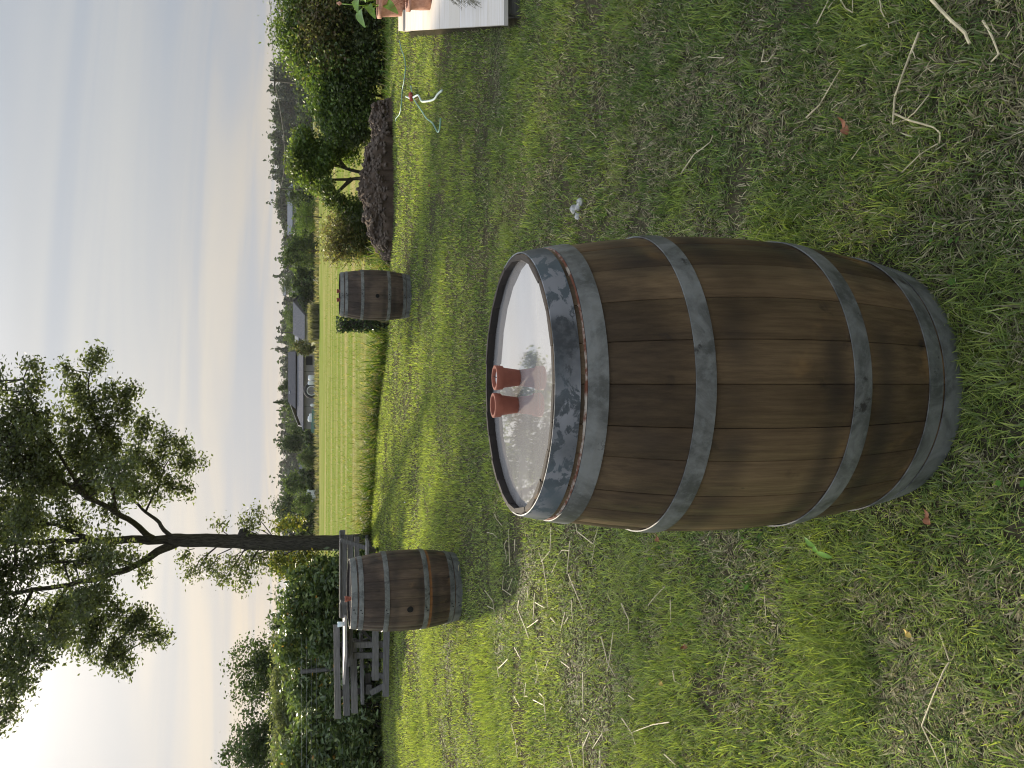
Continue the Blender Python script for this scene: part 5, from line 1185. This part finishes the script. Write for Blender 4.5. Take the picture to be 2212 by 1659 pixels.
ty = empty('tractor_tyre', (c.x, 128.8, 0), 'large black tractor tyre with pale rim leaning at the long barn', 'tyre')
P = [(rt * cos(a), 0, rt * .95 + rt * sin(a)) for a in np.linspace(0, 2 * pi, 25)]; mb = MB(); mb.tube(P, rt * .24, 8); mb.build('tyre_body', MT['rubber'], ty, True)
P = [(rt * .72 * cos(a), -.12, rt * .95 + rt * .72 * sin(a)) for a in np.linspace(0, 2 * pi, 25)]; mb = MB(); mb.tube(P, rt * .07, 6); mb.build('rim', MT['white_plastic'], ty, True)
a, b = pv(679, 935, 126), pv(679, 884, 126); w_ = abs(a.x - b.x); c = (a.x + b.x) / 2
tl = empty('green_trailer', (c, 126, 0), 'low sea green flat trailer parked at the end of the long barn', 'trailer')
mb = MB(); mb.box((0, 0, .72), (w_, 1.6, .45)); mb.build('trailer_bed', MT['tarp_green'], tl)
mb = MB(); mb.box((-w_ * .25, 0, 1.0), (w_ * .4, 1.4, .14)); mb.build('load', MT['tarp_green'], tl)
for xx in (-w_ * .22, w_ * .18):
    mb = MB(); P = [(xx + .22 * cos(a), -.82, .32 + .22 * sin(a)) for a in np.linspace(0, 2 * pi, 13)]; mb.tube(P, .1, 6); mb.build('wheel', MT['rubber'], tl, True)
a, b = pv(679, 1086, 122), pv(679, 1058, 122); c = (a.x + b.x) / 2; w_ = abs(a.x - b.x)
vn = empty('white_van', (c, 122, 0), 'white van half hidden under the far green trees', 'van')
mb = MB(); mb.poly([(-w_ / 2, -.8, .35), (w_ / 2, -.8, .35), (w_ / 2, -.8, 1.45), (w_ * .42, -.8, 1.75), (-w_ * .16, -.8, 1.75), (-w_ * .33, -.8, 1.12), (-w_ / 2, -.8, .95)], (0, 1.6, 0)); mb.build('body', MT['white_plastic'], vn)
mb = MB(); mb.poly([(-w_ * .28, -.83, 1.12), (-w_ * .06, -.83, 1.12), (-w_ * .06, -.83, 1.62), (-w_ * .15, -.83, 1.62)], (0, .02, 0)); mb.build('side_window', MT['glass'], vn)
mb = MB(); mb.poly([(0, -.83, 1.12), (w_ * .38, -.83, 1.12), (w_ * .38, -.83, 1.62), (0, -.83, 1.62)], (0, .02, 0)); mb.build('side_window', MT['glass'], vn)
for xx in (-w_ * .3, w_ * .3):
    mb = MB(); P = [(xx + .2 * cos(a), -.8, .32 + .2 * sin(a)) for a in np.linspace(0, 2 * pi, 13)]; mb.tube(P, .11, 6); mb.build('wheel', MT['rubber'], vn, True)

# poles and cables
def pole(label, v, y, Y, arm=True, r=.13):
    c = pv(v, y, Y); root = empty('utility_pole', (c.x, Y, 0), label, 'pole', 'utility poles')
    mb = MB(); mb.tube([(0, 0, -.2), (0, 0, c.z)], [r * 1.2, r * .8], 10); mb.build('pole_shaft', MT['pole'], root)
    if arm:
        mb = MB(); mb.bar((-.9, -.1, c.z - .35), (.9, -.1, c.z - .35), .1, .12); ar = mb.build('cross_arm', MT['pole'], root)
        for xx in (-.8, 0, .8):
            mb = MB(); mb.tube([(xx, -.1, c.z - .3), (xx, -.1, c.z - .05)], [.04, .06], 6); mb.build('insulator', MT['wire'], ar)
    return c
q1 = pole('dark utility pole with cross arm rising from the thicket', 583, 172, 62); q2 = pole('distant pole above the fruit tree', 601, 407, 118, True, .12); q3 = pole('distant pole above the gabled barn roof', 604, 718, 165, True, .12)
q0 = AT(560, -140, 62); q4 = AT(607, 1030, 190)
for (a, b, lb) in ((q0, q1, 'overhead cable running from the dark pole out of the picture'), (q1, q2, 'overhead cable between the dark pole and the pole above the fruit tree'), (q2, q3, 'overhead cable between the two distant poles'), (q3, q4, 'overhead cable beyond the pole above the gabled barn')):
    L_ = (b - a).length; P = [a.lerp(b, t) + Vector((0, 0, -.3 - 4 * t * (1 - t) * L_ * .012)) for t in np.linspace(0, 1, 17)]
    mb = MB(); mb.tube(P, .018 if a is not q3 else .03, 5); tag(mb.build('overhead_cable', MT['cable']), lb, 'cable', 'overhead cables')

# ------------------------------------------------------------------ haze in the air over the field
mb = MB(); mb.box((0, 1950, 18), (5200, 5400, 42)); hz_ = mb.build('haze', None)
hm = bpy.data.materials.new('haze_air'); hm.use_nodes = True; hn = hm.node_tree.nodes; hn.clear()
pvn = hn.new('ShaderNodeVolumePrincipled'); pvn.inputs['Color'].default_value = (0.80, 0.84, 0.90, 1); pvn.inputs['Density'].default_value = 0.00009; pvn.inputs['Anisotropy'].default_value = 0.3
ho = hn.new('ShaderNodeOutputMaterial'); hm.node_tree.links.new(pvn.outputs[0], ho.inputs['Volume'])
hz_.data.materials.append(hm); tag(hz_, 'thin pale haze in the air over the lawn and field', 'haze', kind='stuff')
